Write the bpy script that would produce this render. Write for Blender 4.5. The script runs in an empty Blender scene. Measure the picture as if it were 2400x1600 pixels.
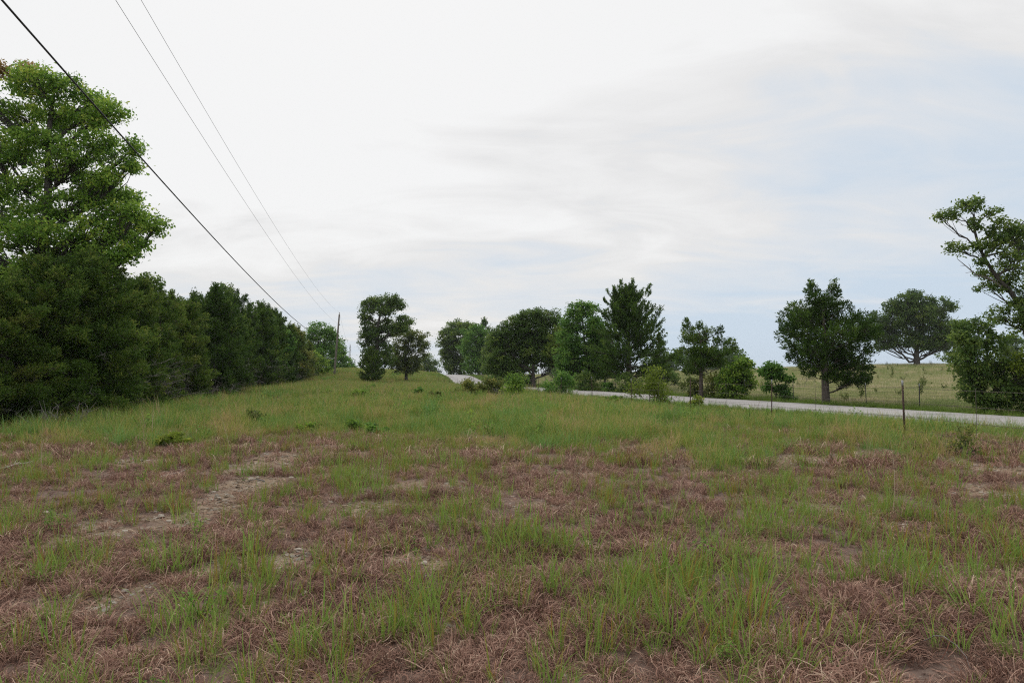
import bpy, math, random
import numpy as np

# ------------------------------------------------------------------ camera, sky, sun
scene = bpy.context.scene
COL = scene.collection
EYE = 1.55
F = 1600.0                       # focal length in photograph pixels (2400 px wide)
PITCH = math.atan(68.0 / F)
cam_d = bpy.data.cameras.new("camera")
cam_d.lens = 24.0
cam_d.sensor_width = 36.0
cam_d.clip_start = 0.05
cam_d.clip_end = 20000.0
cam = bpy.data.objects.new("camera", cam_d)
COL.objects.link(cam)
cam.location = (0, 0, EYE)
cam.rotation_euler = (math.radians(90) + PITCH, 0, 0)
scene.camera = cam

SUN_EL, SUN_AZ = math.radians(52), math.radians(-18)
world = bpy.data.worlds.new("World")
scene.world = world
world.use_nodes = True
wn, wl = world.node_tree.nodes, world.node_tree.links
wn.clear()


def wnode(t, **kw):
    n = wn.new(t)
    for k, v in kw.items():
        setattr(n, k, v)
    return n


def wmath(op, a, b=None, c=None, clamp=False):
    n = wnode('ShaderNodeMath', operation=op, use_clamp=clamp)
    for i, v in enumerate((a, b, c)):
        if v is None:
            continue
        if isinstance(v, (int, float)):
            n.inputs[i].default_value = v
        else:
            wl.new(v, n.inputs[i])
    return n.outputs[0]


tc = wnode('ShaderNodeTexCoord')
sep = wnode('ShaderNodeSeparateXYZ')
wl.new(tc.outputs['Generated'], sep.inputs[0])
dz = wmath('MAXIMUM', sep.outputs[2], 0.012)
up = wnode('ShaderNodeCombineXYZ')
wl.new(sep.outputs[0], up.inputs[0]); wl.new(sep.outputs[1], up.inputs[1]); wl.new(dz, up.inputs[2])
sky = wnode('ShaderNodeTexSky')
sky.sky_type = 'NISHITA'
sky.sun_disc = False
sky.sun_elevation = SUN_EL
sky.sun_rotation = SUN_AZ
sky.air_density = 1.0
sky.dust_density = 2.0
wl.new(up.outputs[0], sky.inputs[0])
# clouds lie on a flat layer overhead: project the direction onto it
den = wmath('ADD', dz, 0.22)
px_ = wmath('DIVIDE', sep.outputs[0], den)
py_ = wmath('DIVIDE', sep.outputs[1], den)
cp = wnode('ShaderNodeCombineXYZ')
wl.new(px_, cp.inputs[0]); wl.new(py_, cp.inputs[1])
mp = wnode('ShaderNodeMapping')
mp.inputs['Rotation'].default_value = (0, 0, math.radians(24))
mp.inputs['Scale'].default_value = (0.75, 1.5, 1)
mp.inputs['Location'].default_value = (3.3, 1.7, 0)
wl.new(cp.outputs[0], mp.inputs[0])
n1 = wnode('ShaderNodeTexNoise')
n1.inputs['Scale'].default_value = 0.9
n1.inputs['Detail'].default_value = 7
n1.inputs['Roughness'].default_value = 0.52
n1.inputs['Distortion'].default_value = 0.5
wl.new(mp.outputs[0], n1.inputs[0])
n2 = wnode('ShaderNodeTexNoise')
n2.inputs['Scale'].default_value = 2.6
n2.inputs['Detail'].default_value = 6
n2.inputs['Roughness'].default_value = 0.55
n2.inputs['Distortion'].default_value = 0.9
wl.new(mp.outputs[0], n2.inputs[0])
# thin at the horizon and towards +X, thick overhead
f0 = wmath('MULTIPLY_ADD', dz, 2.9, 0.20)
f1 = wmath('MULTIPLY_ADD', sep.outputs[0], -1.0, f0)
xneg = wmath('MINIMUM', sep.outputs[0], 0.0)
f1 = wmath('MULTIPLY_ADD', xneg, 0.75, f1)
f2 = wmath('MULTIPLY_ADD', wmath('SUBTRACT', n1.outputs[0], 0.5), 1.9, f1)
f3 = wmath('MULTIPLY_ADD', wmath('SUBTRACT', n2.outputs[0], 0.5), 1.05, f2, clamp=True)
ramp = wnode('ShaderNodeValToRGB')
cr = ramp.color_ramp
cr.elements[0].position = 0.0
cr.elements[0].color = (0.60, 0.705, 0.82, 1)
cr.elements[1].position = 1.0
cr.elements[1].color = (0.925, 0.925, 0.92, 1)
e = cr.elements.new(0.42); e.color = (0.735, 0.772, 0.815, 1)
e = cr.elements.new(0.62); e.color = (0.815, 0.812, 0.808, 1)
e = cr.elements.new(0.84); e.color = (0.885, 0.882, 0.876, 1)
wl.new(f3, ramp.inputs[0])
sk = wnode('ShaderNodeVectorMath', operation='SCALE')
wl.new(sky.outputs[0], sk.inputs[0])
sk.inputs['Scale'].default_value = 0.10
mixc = wnode('ShaderNodeMix', data_type='RGBA')
mixc.inputs[0].default_value = 0.95
wl.new(sk.outputs[0], mixc.inputs[6]); wl.new(ramp.outputs[0], mixc.inputs[7])
bg = wnode('ShaderNodeBackground')
wl.new(mixc.outputs[2], bg.inputs[0])
bg.inputs[1].default_value = 1.0
wo = wnode('ShaderNodeOutputWorld')
wl.new(bg.outputs[0], wo.inputs[0])

sun_d = bpy.data.lights.new("sun", 'SUN')
sun_d.energy = 1.5
sun_d.angle = math.radians(22)
sun_d.color = (1.0, 0.96, 0.9)
sun = bpy.data.objects.new("sun", sun_d)
COL.objects.link(sun)
sun.rotation_euler = (math.radians(90) - SUN_EL, 0, math.radians(180) - SUN_AZ)

vs = scene.view_settings
vs.view_transform = 'Standard'
vs.look = 'None'
vs.exposure = 0.0
vs.gamma = 1.0
vs.use_curve_mapping = False
scene.cycles.use_denoising = False
scene.cycles.filter_width = 1.15
scene.cycles.max_bounces = 8
scene.cycles.transparent_max_bounces = 8

# ------------------------------------------------------------------ small helpers
RNG = np.random.default_rng(7)
CP, SP = math.cos(PITCH), math.sin(PITCH)


def ray(px, py):
    a, b = (px - 1200.0) / F, (800.0 - py) / F
    return np.array([a, CP - b * SP, SP + b * CP])


def at(px, py, D):
    """point at forward distance D on the sight line of a photograph pixel"""
    r = ray(px, py)
    r = r * (D / r[1])
    return np.array([r[0], D, EYE + r[2]])


def hash2(ix, iy, seed):
    n = (ix.astype(np.int64) * 374761393 + iy.astype(np.int64) * 668265263 + seed * 974634777) & 0x7fffffff
    n = ((n ^ (n >> 13)) * 1274126177) & 0x7fffffff
    n = n ^ (n >> 16)
    return (n & 0xffffff) / float(0xffffff)


def vnoise(x, y, seed=0):
    x = np.asarray(x, float); y = np.asarray(y, float)
    ix, iy = np.floor(x), np.floor(y)
    fx, fy = x - ix, y - iy
    fx = fx * fx * (3 - 2 * fx); fy = fy * fy * (3 - 2 * fy)
    a = hash2(ix, iy, seed); b = hash2(ix + 1, iy, seed)
    c = hash2(ix, iy + 1, seed); d = hash2(ix + 1, iy + 1, seed)
    return (a * (1 - fx) + b * fx) * (1 - fy) + (c * (1 - fx) + d * fx) * fy


def fbm(x, y, seed=0, oct=4):
    s, a, t = 0.0, 1.0, 0.0
    for i in range(oct):
        s = s + a * vnoise(np.asarray(x) * 2 ** i, np.asarray(y) * 2 ** i, seed + i * 17)
        t += a
        a *= 0.5
    return s / t


def sstep(a, b, x):
    t = np.clip((x - a) / (b - a), 0, 1)
    return t * t * (3 - 2 * t)


# ------------------------------------------------------------------ terrain and road lines
def catmull(pts, n=10):
    P = np.array([pts[0]] + list(pts) + [pts[-1]], float)
    out = []
    for i in range(1, len(P) - 2):
        p0, p1, p2, p3 = P[i - 1], P[i], P[i + 1], P[i + 2]
        for t in np.linspace(0, 1, n, endpoint=False):
            out.append(0.5 * ((2 * p1) + (-p0 + p2) * t + (2 * p0 - 5 * p1 + 4 * p2 - p3) * t * t
                              + (-p0 + 3 * p1 - 3 * p2 + p3) * t ** 3))
    out.append(P[-2])
    return np.array(out)


ROAD_W = 5.2
left_edge = catmull([(34, -40), (27.3, -20), (20, 0), (13.5, 18), (8.4, 32), (4.4, 42), (0.6, 54), (-1.9, 66), (-3.6, 76),
                     (-6.6, 92), (-10.5, 113), (-15, 140), (-21.5, 178), (-29, 215), (-45, 290), (-66, 380)], 8)
tan = np.gradient(left_edge, axis=0)
tan /= np.linalg.norm(tan, axis=1)[:, None]
nrm = np.stack([tan[:, 1], -tan[:, 0]], 1)
right_edge = left_edge + nrm * ROAD_W
center = left_edge + nrm * ROAD_W / 2


def road_x(y, edge):
    return np.interp(y, edge[:, 1], edge[:, 0])


def road_off(x, y):
    """signed sideways distance outside the road (negative = on the road)"""
    l = road_x(y, left_edge); r = road_x(y, right_edge)
    c = np.where(x < (l + r) / 2, (l - x), (x - r))
    return c * 0.93


def height(x, y, micro=True):
    x = np.asarray(x, float); y = np.asarray(y, float)
    z = 1.45 * np.exp(-((x + 27) / 19) ** 2 - ((y - 124) / 29) ** 2)
    z = z - 0.85 * np.exp(-((x + 7) / 13) ** 2 - ((y - 98) / 27) ** 2)
    z = z + 2.55 * np.exp(-((x - 88) / 58) ** 2 - ((y - 128) / 46) ** 2)
    z = z + 0.35 * sstep(40, 110, y) * sstep(-22, -40, x)
    t = np.maximum(0, y - 178)
    z = z - np.where(t < 300, 0.012 * t + 0.00011 * t * t, 13.5 + 0.03 * (t - 300))
    z = np.maximum(z, -70 - 0.0 * y)
    t2 = np.maximum(0, np.abs(x) - 190)
    z = z - 0.035 * t2
    z = np.maximum(z, -75)
    o = road_off(x, y)
    if micro:
        m = sstep(0.0, 1.2, o)
        near = sstep(140, 40, y)
        z = z + m * near * (0.20 * (fbm(x * 0.22, y * 0.22, 5, 3) - 0.5) + 0.07 * (fbm(x * 1.4, y * 1.4, 9, 3) - 0.5))
    # slight ditch beside the road
    z = z - 0.16 * np.exp(-((o - 2.0) / 1.1) ** 2) * sstep(200, 120, y)
    return z


def ground_pt(px, py):
    """where the sight line of a pixel meets the terrain"""
    r = ray(px, py)
    t = 2.0
    for _ in range(4000):
        p = np.array([0, 0, EYE]) + r * t
        if p[2] <= float(height(p[0], p[1])):
            break
        t += max(0.02, t * 0.004)
    return p


# ------------------------------------------------------------------ mesh building
def new_mesh(name, verts, quads, mats=(), attrs=None, tris=None, smooth=False):
    me = bpy.data.meshes.new(name)
    verts = np.asarray(verts, np.float32).reshape(-1, 3)
    me.vertices.add(len(verts))
    me.vertices.foreach_set('co', verts.ravel())
    fl, starts, n = [], [], 0
    if quads is not None and len(quads):
        q = np.asarray(quads, np.int32).reshape(-1, 4)
        fl.append(q.ravel()); starts.append(np.arange(len(q)) * 4); n = len(q) * 4
    if tris is not None and len(tris):
        t = np.asarray(tris, np.int32).reshape(-1, 3)
        fl.append(t.ravel()); starts.append(n + np.arange(len(t)) * 3)
    if fl:
        loops = np.concatenate(fl).astype(np.int32)
        st = np.concatenate(starts).astype(np.int32)
        me.loops.add(len(loops))
        me.loops.foreach_set('vertex_index', loops)
        me.polygons.add(len(st))
        me.polygons.foreach_set('loop_start', st)
        if smooth:
            me.polygons.foreach_set('use_smooth', np.ones(len(st), bool))
    for k, v in (attrs or {}).items():
        v = np.asarray(v)
        if v.dtype.kind == 'i':
            a = me.attributes.new(k, 'INT', 'POINT'); a.data.foreach_set('value', v.astype(np.int32))
        elif v.ndim == 2:
            a = me.attributes.new(k, 'FLOAT_VECTOR', 'POINT'); a.data.foreach_set('vector', v.astype(np.float32).ravel())
        else:
            a = me.attributes.new(k, 'FLOAT', 'POINT'); a.data.foreach_set('value', v.astype(np.float32))
    for m in mats:
        me.materials.append(m)
    me.update(calc_edges=True)
    me.validate()
    return me


def link(name, me, parent=None, loc=None):
    o = bpy.data.objects.new(name, me)
    COL.objects.link(o)
    if parent is not None:
        o.parent = parent
    if loc is not None:
        o.location = loc
    return o


def tag(o, label=None, cat=None, group=None, kind=None):
    if label: o['label'] = label
    if cat: o['category'] = cat
    if group: o['group'] = group
    if kind: o['kind'] = kind
    return o


def root(name, loc, label, cat, group=None):
    o = bpy.data.objects.new(name, None)
    o.empty_display_size = 0.2
    COL.objects.link(o)
    o.location = loc
    return tag(o, label, cat, group)


class MB:
    """collects quads with a tint value for each vertex"""
    def __init__(self):
        self.v, self.q, self.t, self.n = [], [], [], 0

    def add(self, v, q, tint=0.5):
        v = np.asarray(v, float).reshape(-1, 3)
        self.v.append(v)
        self.q.append(np.asarray(q, int).reshape(-1, 4) + self.n)
        self.t.append(np.full(len(v), tint) if np.isscalar(tint) else np.asarray(tint, float))
        self.n += len(v)

    def tube(self, pts, radii, sides=6, tint=0.5, cap=True):
        pts = np.asarray(pts, float)
        k = len(pts)
        radii = np.broadcast_to(np.asarray(radii, float), (k,))
        T = np.gradient(pts, axis=0)
        T /= (np.linalg.norm(T, axis=1)[:, None] + 1e-9)
        ref = np.array([0.31, 0.95, 0.05]) if abs(T[0][2]) > 0.7 else np.array([0.0, 0.0, 1.0])
        A = np.cross(T, ref); A /= (np.linalg.norm(A, axis=1)[:, None] + 1e-9)
        B = np.cross(T, A)
        an = np.arange(sides) / sides * 2 * np.pi
        V = pts[:, None, :] + radii[:, None, None] * (np.cos(an)[None, :, None] * A[:, None, :] + np.sin(an)[None, :, None] * B[:, None, :])
        i = np.arange(k - 1)[:, None] * sides
        j = np.arange(sides)[None, :]
        j2 = (j + 1) % sides
        q = np.stack([i + j, i + j2, i + sides + j2, i + sides + j], -1).reshape(-1, 4)
        if cap and sides >= 4:
            e = (k - 1) * sides
            if sides == 4:
                q = np.vstack([q, [[e, e + 1, e + 2, e + 3]]])
            elif sides == 6:
                q = np.vstack([q, [[e, e + 1, e + 2, e + 3]], [[e, e + 3, e + 4, e + 5]]])
            elif sides == 8:
                q = np.vstack([q, [[e, e + 1, e + 2, e + 3]], [[e, e + 3, e + 4, e + 7]], [[e + 4, e + 5, e + 6, e + 7]]])
        self.add(V.reshape(-1, 3), q, tint)

    def box(self, c, s, tint=0.5):
        c = np.asarray(c, float); s = np.asarray(s, float) / 2
        k = np.array([[-1, -1, -1], [1, -1, -1], [1, 1, -1], [-1, 1, -1], [-1, -1, 1], [1, -1, 1], [1, 1, 1], [-1, 1, 1]])
        self.add(c + k * s, [[0, 3, 2, 1], [4, 5, 6, 7], [0, 1, 5, 4], [1, 2, 6, 5], [2, 3, 7, 6], [3, 0, 4, 7]], tint)

    def mesh(self, name, mats, smooth=False):
        if not self.v:
            return new_mesh(name, np.zeros((0, 3)), None, mats)
        return new_mesh(name, np.vstack(self.v), np.vstack(self.q), mats, {'tint': np.concatenate(self.t)}, smooth=smooth)


# ------------------------------------------------------------------ materials
def mat_new(name):
    m = bpy.data.materials.new(name)
    m.use_nodes = True
    m.node_tree.nodes.clear()
    return m, m.node_tree.nodes, m.node_tree.links


def ramp_node(N, stops):
    r = N.new('ShaderNodeValToRGB')
    r.color_ramp.elements[0].position = stops[0][0]
    r.color_ramp.elements[0].color = (*stops[0][1], 1)
    r.color_ramp.elements[1].position = stops[-1][0]
    r.color_ramp.elements[1].color = (*stops[-1][1], 1)
    for p, c in stops[1:-1]:
        e = r.color_ramp.elements.new(p); e.color = (*c, 1)
    return r


def mat_leaf(name, stops, trans=0.35, rough=0.6, rand=0.25, spec=0.12, patch=0.0, patch_scale=0.3):
    """leaf or blade: colour from the vertex tint, shifted for each instance and by soft patches on the ground"""
    m, N, L = mat_new(name)
    at_ = N.new('ShaderNodeAttribute'); at_.attribute_name = 'tint'
    oi = N.new('ShaderNodeObjectInfo')
    ma = N.new('ShaderNodeMath'); ma.operation = 'MULTIPLY_ADD'
    sb = N.new('ShaderNodeMath'); sb.operation = 'SUBTRACT'; sb.inputs[1].default_value = 0.5
    L.new(oi.outputs['Random'], sb.inputs[0])
    L.new(sb.outputs[0], ma.inputs[0]); ma.inputs[1].default_value = rand
    L.new(at_.outputs['Fac'], ma.inputs[2])
    fac = ma.outputs[0]
    if patch:
        ge = N.new('ShaderNodeNewGeometry')
        no = N.new('ShaderNodeTexNoise'); no.inputs['Scale'].default_value = patch_scale; no.inputs['Detail'].default_value = 3
        L.new(ge.outputs['Position'], no.inputs['Vector'])
        s2 = N.new('ShaderNodeMath'); s2.operation = 'SUBTRACT'; s2.inputs[1].default_value = 0.5
        L.new(no.outputs[0], s2.inputs[0])
        m2 = N.new('ShaderNodeMath'); m2.operation = 'MULTIPLY_ADD'; m2.inputs[1].default_value = patch
        L.new(s2.outputs[0], m2.inputs[0]); L.new(fac, m2.inputs[2])
        fac = m2.outputs[0]
    r = ramp_node(N, stops)
    L.new(fac, r.inputs[0])
    b = N.new('ShaderNodeBsdfPrincipled')
    b.inputs['Roughness'].default_value = rough
    b.inputs['Specular IOR Level'].default_value = spec
    L.new(r.outputs[0], b.inputs['Base Color'])
    t = N.new('ShaderNodeBsdfTranslucent')
    L.new(r.outputs[0], t.inputs['Color'])
    mx = N.new('ShaderNodeMixShader'); mx.inputs[0].default_value = trans
    L.new(b.outputs[0], mx.inputs[1]); L.new(t.outputs[0], mx.inputs[2])
    o = N.new('ShaderNodeOutputMaterial')
    L.new(mx.outputs[0], o.inputs[0])
    return m


def mat_solid(name, stops, scale=8.0, rough=0.85, detail=5, stretch=(1, 1, 1), bump=0.3, spec=0.3, metallic=0.0, bump_dist=0.02):
    m, N, L = mat_new(name)
    tcn = N.new('ShaderNodeTexCoord')
    mpn = N.new('ShaderNodeMapping'); mpn.inputs['Scale'].default_value = stretch
    L.new(tcn.outputs['Object'], mpn.inputs[0])
    no = N.new('ShaderNodeTexNoise'); no.inputs['Scale'].default_value = scale; no.inputs['Detail'].default_value = detail
    no.inputs['Roughness'].default_value = 0.65
    L.new(mpn.outputs[0], no.inputs['Vector'])
    r = ramp_node(N, stops)
    L.new(no.outputs[0], r.inputs[0])
    b = N.new('ShaderNodeBsdfPrincipled')
    b.inputs['Roughness'].default_value = rough
    b.inputs['Specular IOR Level'].default_value = spec
    b.inputs['Metallic'].default_value = metallic
    L.new(r.outputs[0], b.inputs['Base Color'])
    if bump:
        bp = N.new('ShaderNodeBump'); bp.inputs['Strength'].default_value = bump; bp.inputs['Distance'].default_value = bump_dist
        L.new(no.outputs[0], bp.inputs['Height']); L.new(bp.outputs[0], b.inputs['Normal'])
    o = N.new('ShaderNodeOutputMaterial')
    L.new(b.outputs[0], o.inputs[0])
    return m


M = {}
M['bark'] = mat_solid('bark', [(0.3, (0.035, 0.03, 0.026)), (0.55, (0.085, 0.075, 0.065)), (0.75, (0.16, 0.145, 0.13))], 9, 0.95, stretch=(3, 3, 0.7), bump=0.8)
M['cedar_bark'] = mat_solid('cedar_bark', [(0.3, (0.05, 0.04, 0.034)), (0.55, (0.11, 0.09, 0.078)), (0.75, (0.2, 0.175, 0.155))], 7, 0.95, stretch=(4, 4, 0.5), bump=0.8)
M['dead_wood'] = mat_solid('dead_wood', [(0.3, (0.11, 0.095, 0.085)), (0.55, (0.21, 0.19, 0.175)), (0.75, (0.36, 0.335, 0.31))], 9, 0.9, stretch=(2, 2, 2), bump=0.5)
M['pale_wood'] = mat_solid('pale_wood', [(0.3, (0.28, 0.25, 0.22)), (0.7, (0.55, 0.52, 0.48))], 9, 0.9, bump=0.4)
M['pole_wood'] = mat_solid('pole_wood', [(0.3, (0.10, 0.082, 0.068)), (0.55, (0.2, 0.17, 0.145)), (0.75, (0.3, 0.265, 0.23))], 6, 0.9, stretch=(5, 5, 0.35), bump=0.6)
M['oak'] = mat_leaf('oak_leaf', [(0.0, (0.0650, 0.1344, 0.0260)), (0.45, (0.1561, 0.2927, 0.0477)), (0.8, (0.3252, 0.4877, 0.0737)), (1.0, (0.5203, 0.5853, 0.1084))], 0.48)
M['oak_brown'] = mat_leaf('dying_leaf', [(0.0, (0.30, 0.22, 0.09)), (1.0, (0.48, 0.34, 0.15))], 0.4)
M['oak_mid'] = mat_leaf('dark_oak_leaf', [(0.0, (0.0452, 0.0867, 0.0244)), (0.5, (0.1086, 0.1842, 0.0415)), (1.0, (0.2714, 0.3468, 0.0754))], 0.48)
M['olive_leaf'] = mat_leaf('olive_leaf', [(0.0, (0.0528, 0.0849, 0.0226)), (0.5, (0.1413, 0.1885, 0.0452)), (1.0, (0.3582, 0.3393, 0.0849))], 0.48)
M['bright_leaf'] = mat_leaf('bright_leaf', [(0.0, (0.0624, 0.1326, 0.0250)), (0.5, (0.1716, 0.2964, 0.0468)), (1.0, (0.4056, 0.5148, 0.0780))], 0.48)
M['green_leaf'] = mat_leaf('green_leaf', [(0.0, (0.0498, 0.1193, 0.0264)), (0.5, (0.1312, 0.2709, 0.0490)), (1.0, (0.2941, 0.4335, 0.0849))], 0.48)
M['lime_leaf'] = mat_leaf('lime_leaf', [(0.0, (0.10, 0.15, 0.02)), (0.5, (0.2, 0.27, 0.035)), (1.0, (0.36, 0.4, 0.07))], 0.45)
M['cedar'] = mat_leaf('cedar_needles', [(0.0, (0.0366, 0.0764, 0.0153)), (0.5, (0.0948, 0.1680, 0.0275)), (0.85, (0.1833, 0.2520, 0.0428)), (1.0, (0.2596, 0.2827, 0.0687))], 0.4, rand=0.55)
M['cedar_rust'] = mat_leaf('cedar_needles_rust', [(0.0, (0.045, 0.035, 0.02)), (1.0, (0.13, 0.095, 0.055))], 0.15)


# ------------------------------------------------------------------ foliage geometry
def unit(v):
    return v / (np.linalg.norm(v, axis=-1, keepdims=True) + 1e-9)


def leaves(mb, c, d, n, ln, wd, tint, fold=0.15):
    """kite-shaped leaves at c, pointing along d, faces turned to n"""
    d = unit(d)
    s = unit(np.cross(d, n))
    nn = np.cross(s, d)
    ln = np.asarray(ln)[:, None]; wd = np.asarray(wd)[:, None]
    b = c - d * ln * 0.5
    t = c + d * ln * 0.5
    m = c - d * ln * 0.02 + nn * wd * fold
    V = np.stack([b, m + s * wd * 0.5, t, m - s * wd * 0.5], 1).reshape(-1, 3)
    k = len(c)
    q = np.arange(4 * k).reshape(-1, 4)
    mb.add(V, q, np.repeat(tint, 4))


def bez(p0, p1, p2, n):
    t = np.linspace(0, 1, n)[:, None]
    return (1 - t) ** 2 * p0 + 2 * t * (1 - t) * p1 + t * t * p2


def make_broadleaf(rng, trunk, r0, lobes, leaf=0.14, dens=1.0, clump=0.5, per=26, twig=True, bias=0.0, ymin=0.35, thin=None):
    """trunk: polyline from the ground; lobes: (centre, radii). Returns wood MB and leaf MB"""
    W, Lf = MB(), MB()
    trunk = np.asarray(trunk, float)
    tp = catmull([tuple(p) for p in trunk], 5)
    tt = np.linspace(0, 1, len(tp))
    rad = r0 * (1 - 0.8 * tt ** 0.85)
    rad[0] *= 1.35
    if len(rad) > 2:
        rad[1] *= 1.1
    W.tube(tp, rad, 8)
    for c, r in lobes:
        c = np.asarray(c, float); r = np.asarray(r, float)
        hd = np.linalg.norm(tp[:, :2] - c[:2], axis=1)
        cost = np.abs(tp[:, 2] - (c[2] - 0.75 * hd - 0.15 * r[2])) + 0.15 * hd
        cost[: max(1, int(len(tp) * 0.18))] += 3
        i = int(np.argmin(cost))
        p0 = tp[i]
        mid = (p0 + c) / 2 + np.array([0, 0, -0.12 * np.linalg.norm(c - p0)]) + rng.normal(0, 0.06, 3) * np.linalg.norm(c - p0)
        limb = bez(p0, mid, c, 7)
        limb[1:-1] += rng.normal(0, 0.035, (5, 3)) * np.linalg.norm(c - p0)
        lr = min(rad[i] * 0.7, 0.012 + 0.022 * np.linalg.norm(c - p0) + 0.012 * r.mean())
        W.tube(limb, np.linspace(lr, lr * 0.3, 7), 5)
        cl_ = clump * 0.72
        r = r * 1.1
        nc = int(dens * (6 + 4.6 * (r.mean() / cl_) ** 2))
        u = unit(rng.normal(size=(nc, 3)))
        rr = (ymin + (1 - ymin) * rng.random(nc)) ** 0.6
        pts = c + u * (rr * rng.choice([1.0, 1.18], nc))[:, None] * r
        for p in pts:
            a = limb[rng.integers(2, 7)]
            if twig and (rng.random() < 0.75):
                dd = np.linalg.norm(p - a)
                b = bez(a, (a + p) / 2 + rng.normal(0, 0.12, 3) * dd, p, 4)
                W.tube(b, np.linspace(min(lr * 0.4, 0.012 + 0.012 * dd), 0.005, 4), 3, cap=False)
        ct = rng.normal(0.47 + bias, 0.17, nc)
        k = rng.poisson(per * 2.0 * rng.uniform(0.5, 1.5, nc))
        idx = np.repeat(np.arange(nc), k)
        n = len(idx)
        off = rng.normal(size=(n, 3)) * np.array([0.5, 0.5, 0.34]) * cl_
        pc = pts[idx] + off
        out = unit(pts - c)[idx] * 0.5 + unit(off) * 0.7
        nrmv = unit(rng.normal(size=(n, 3)) * 0.55 + out * 0.45 + np.array([0, 0, 0.75]))
        d = unit(rng.normal(size=(n, 3)) + out * 0.6 + np.array([0, 0, -0.25]))
        ln = leaf * rng.uniform(0.7, 1.35, n)
        leaves(Lf, pc, d, nrmv, ln, ln * rng.uniform(0.45, 0.7, n), np.clip(ct[idx] + rng.normal(0, 0.12, n), 0, 1))
    return W, Lf


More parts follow.
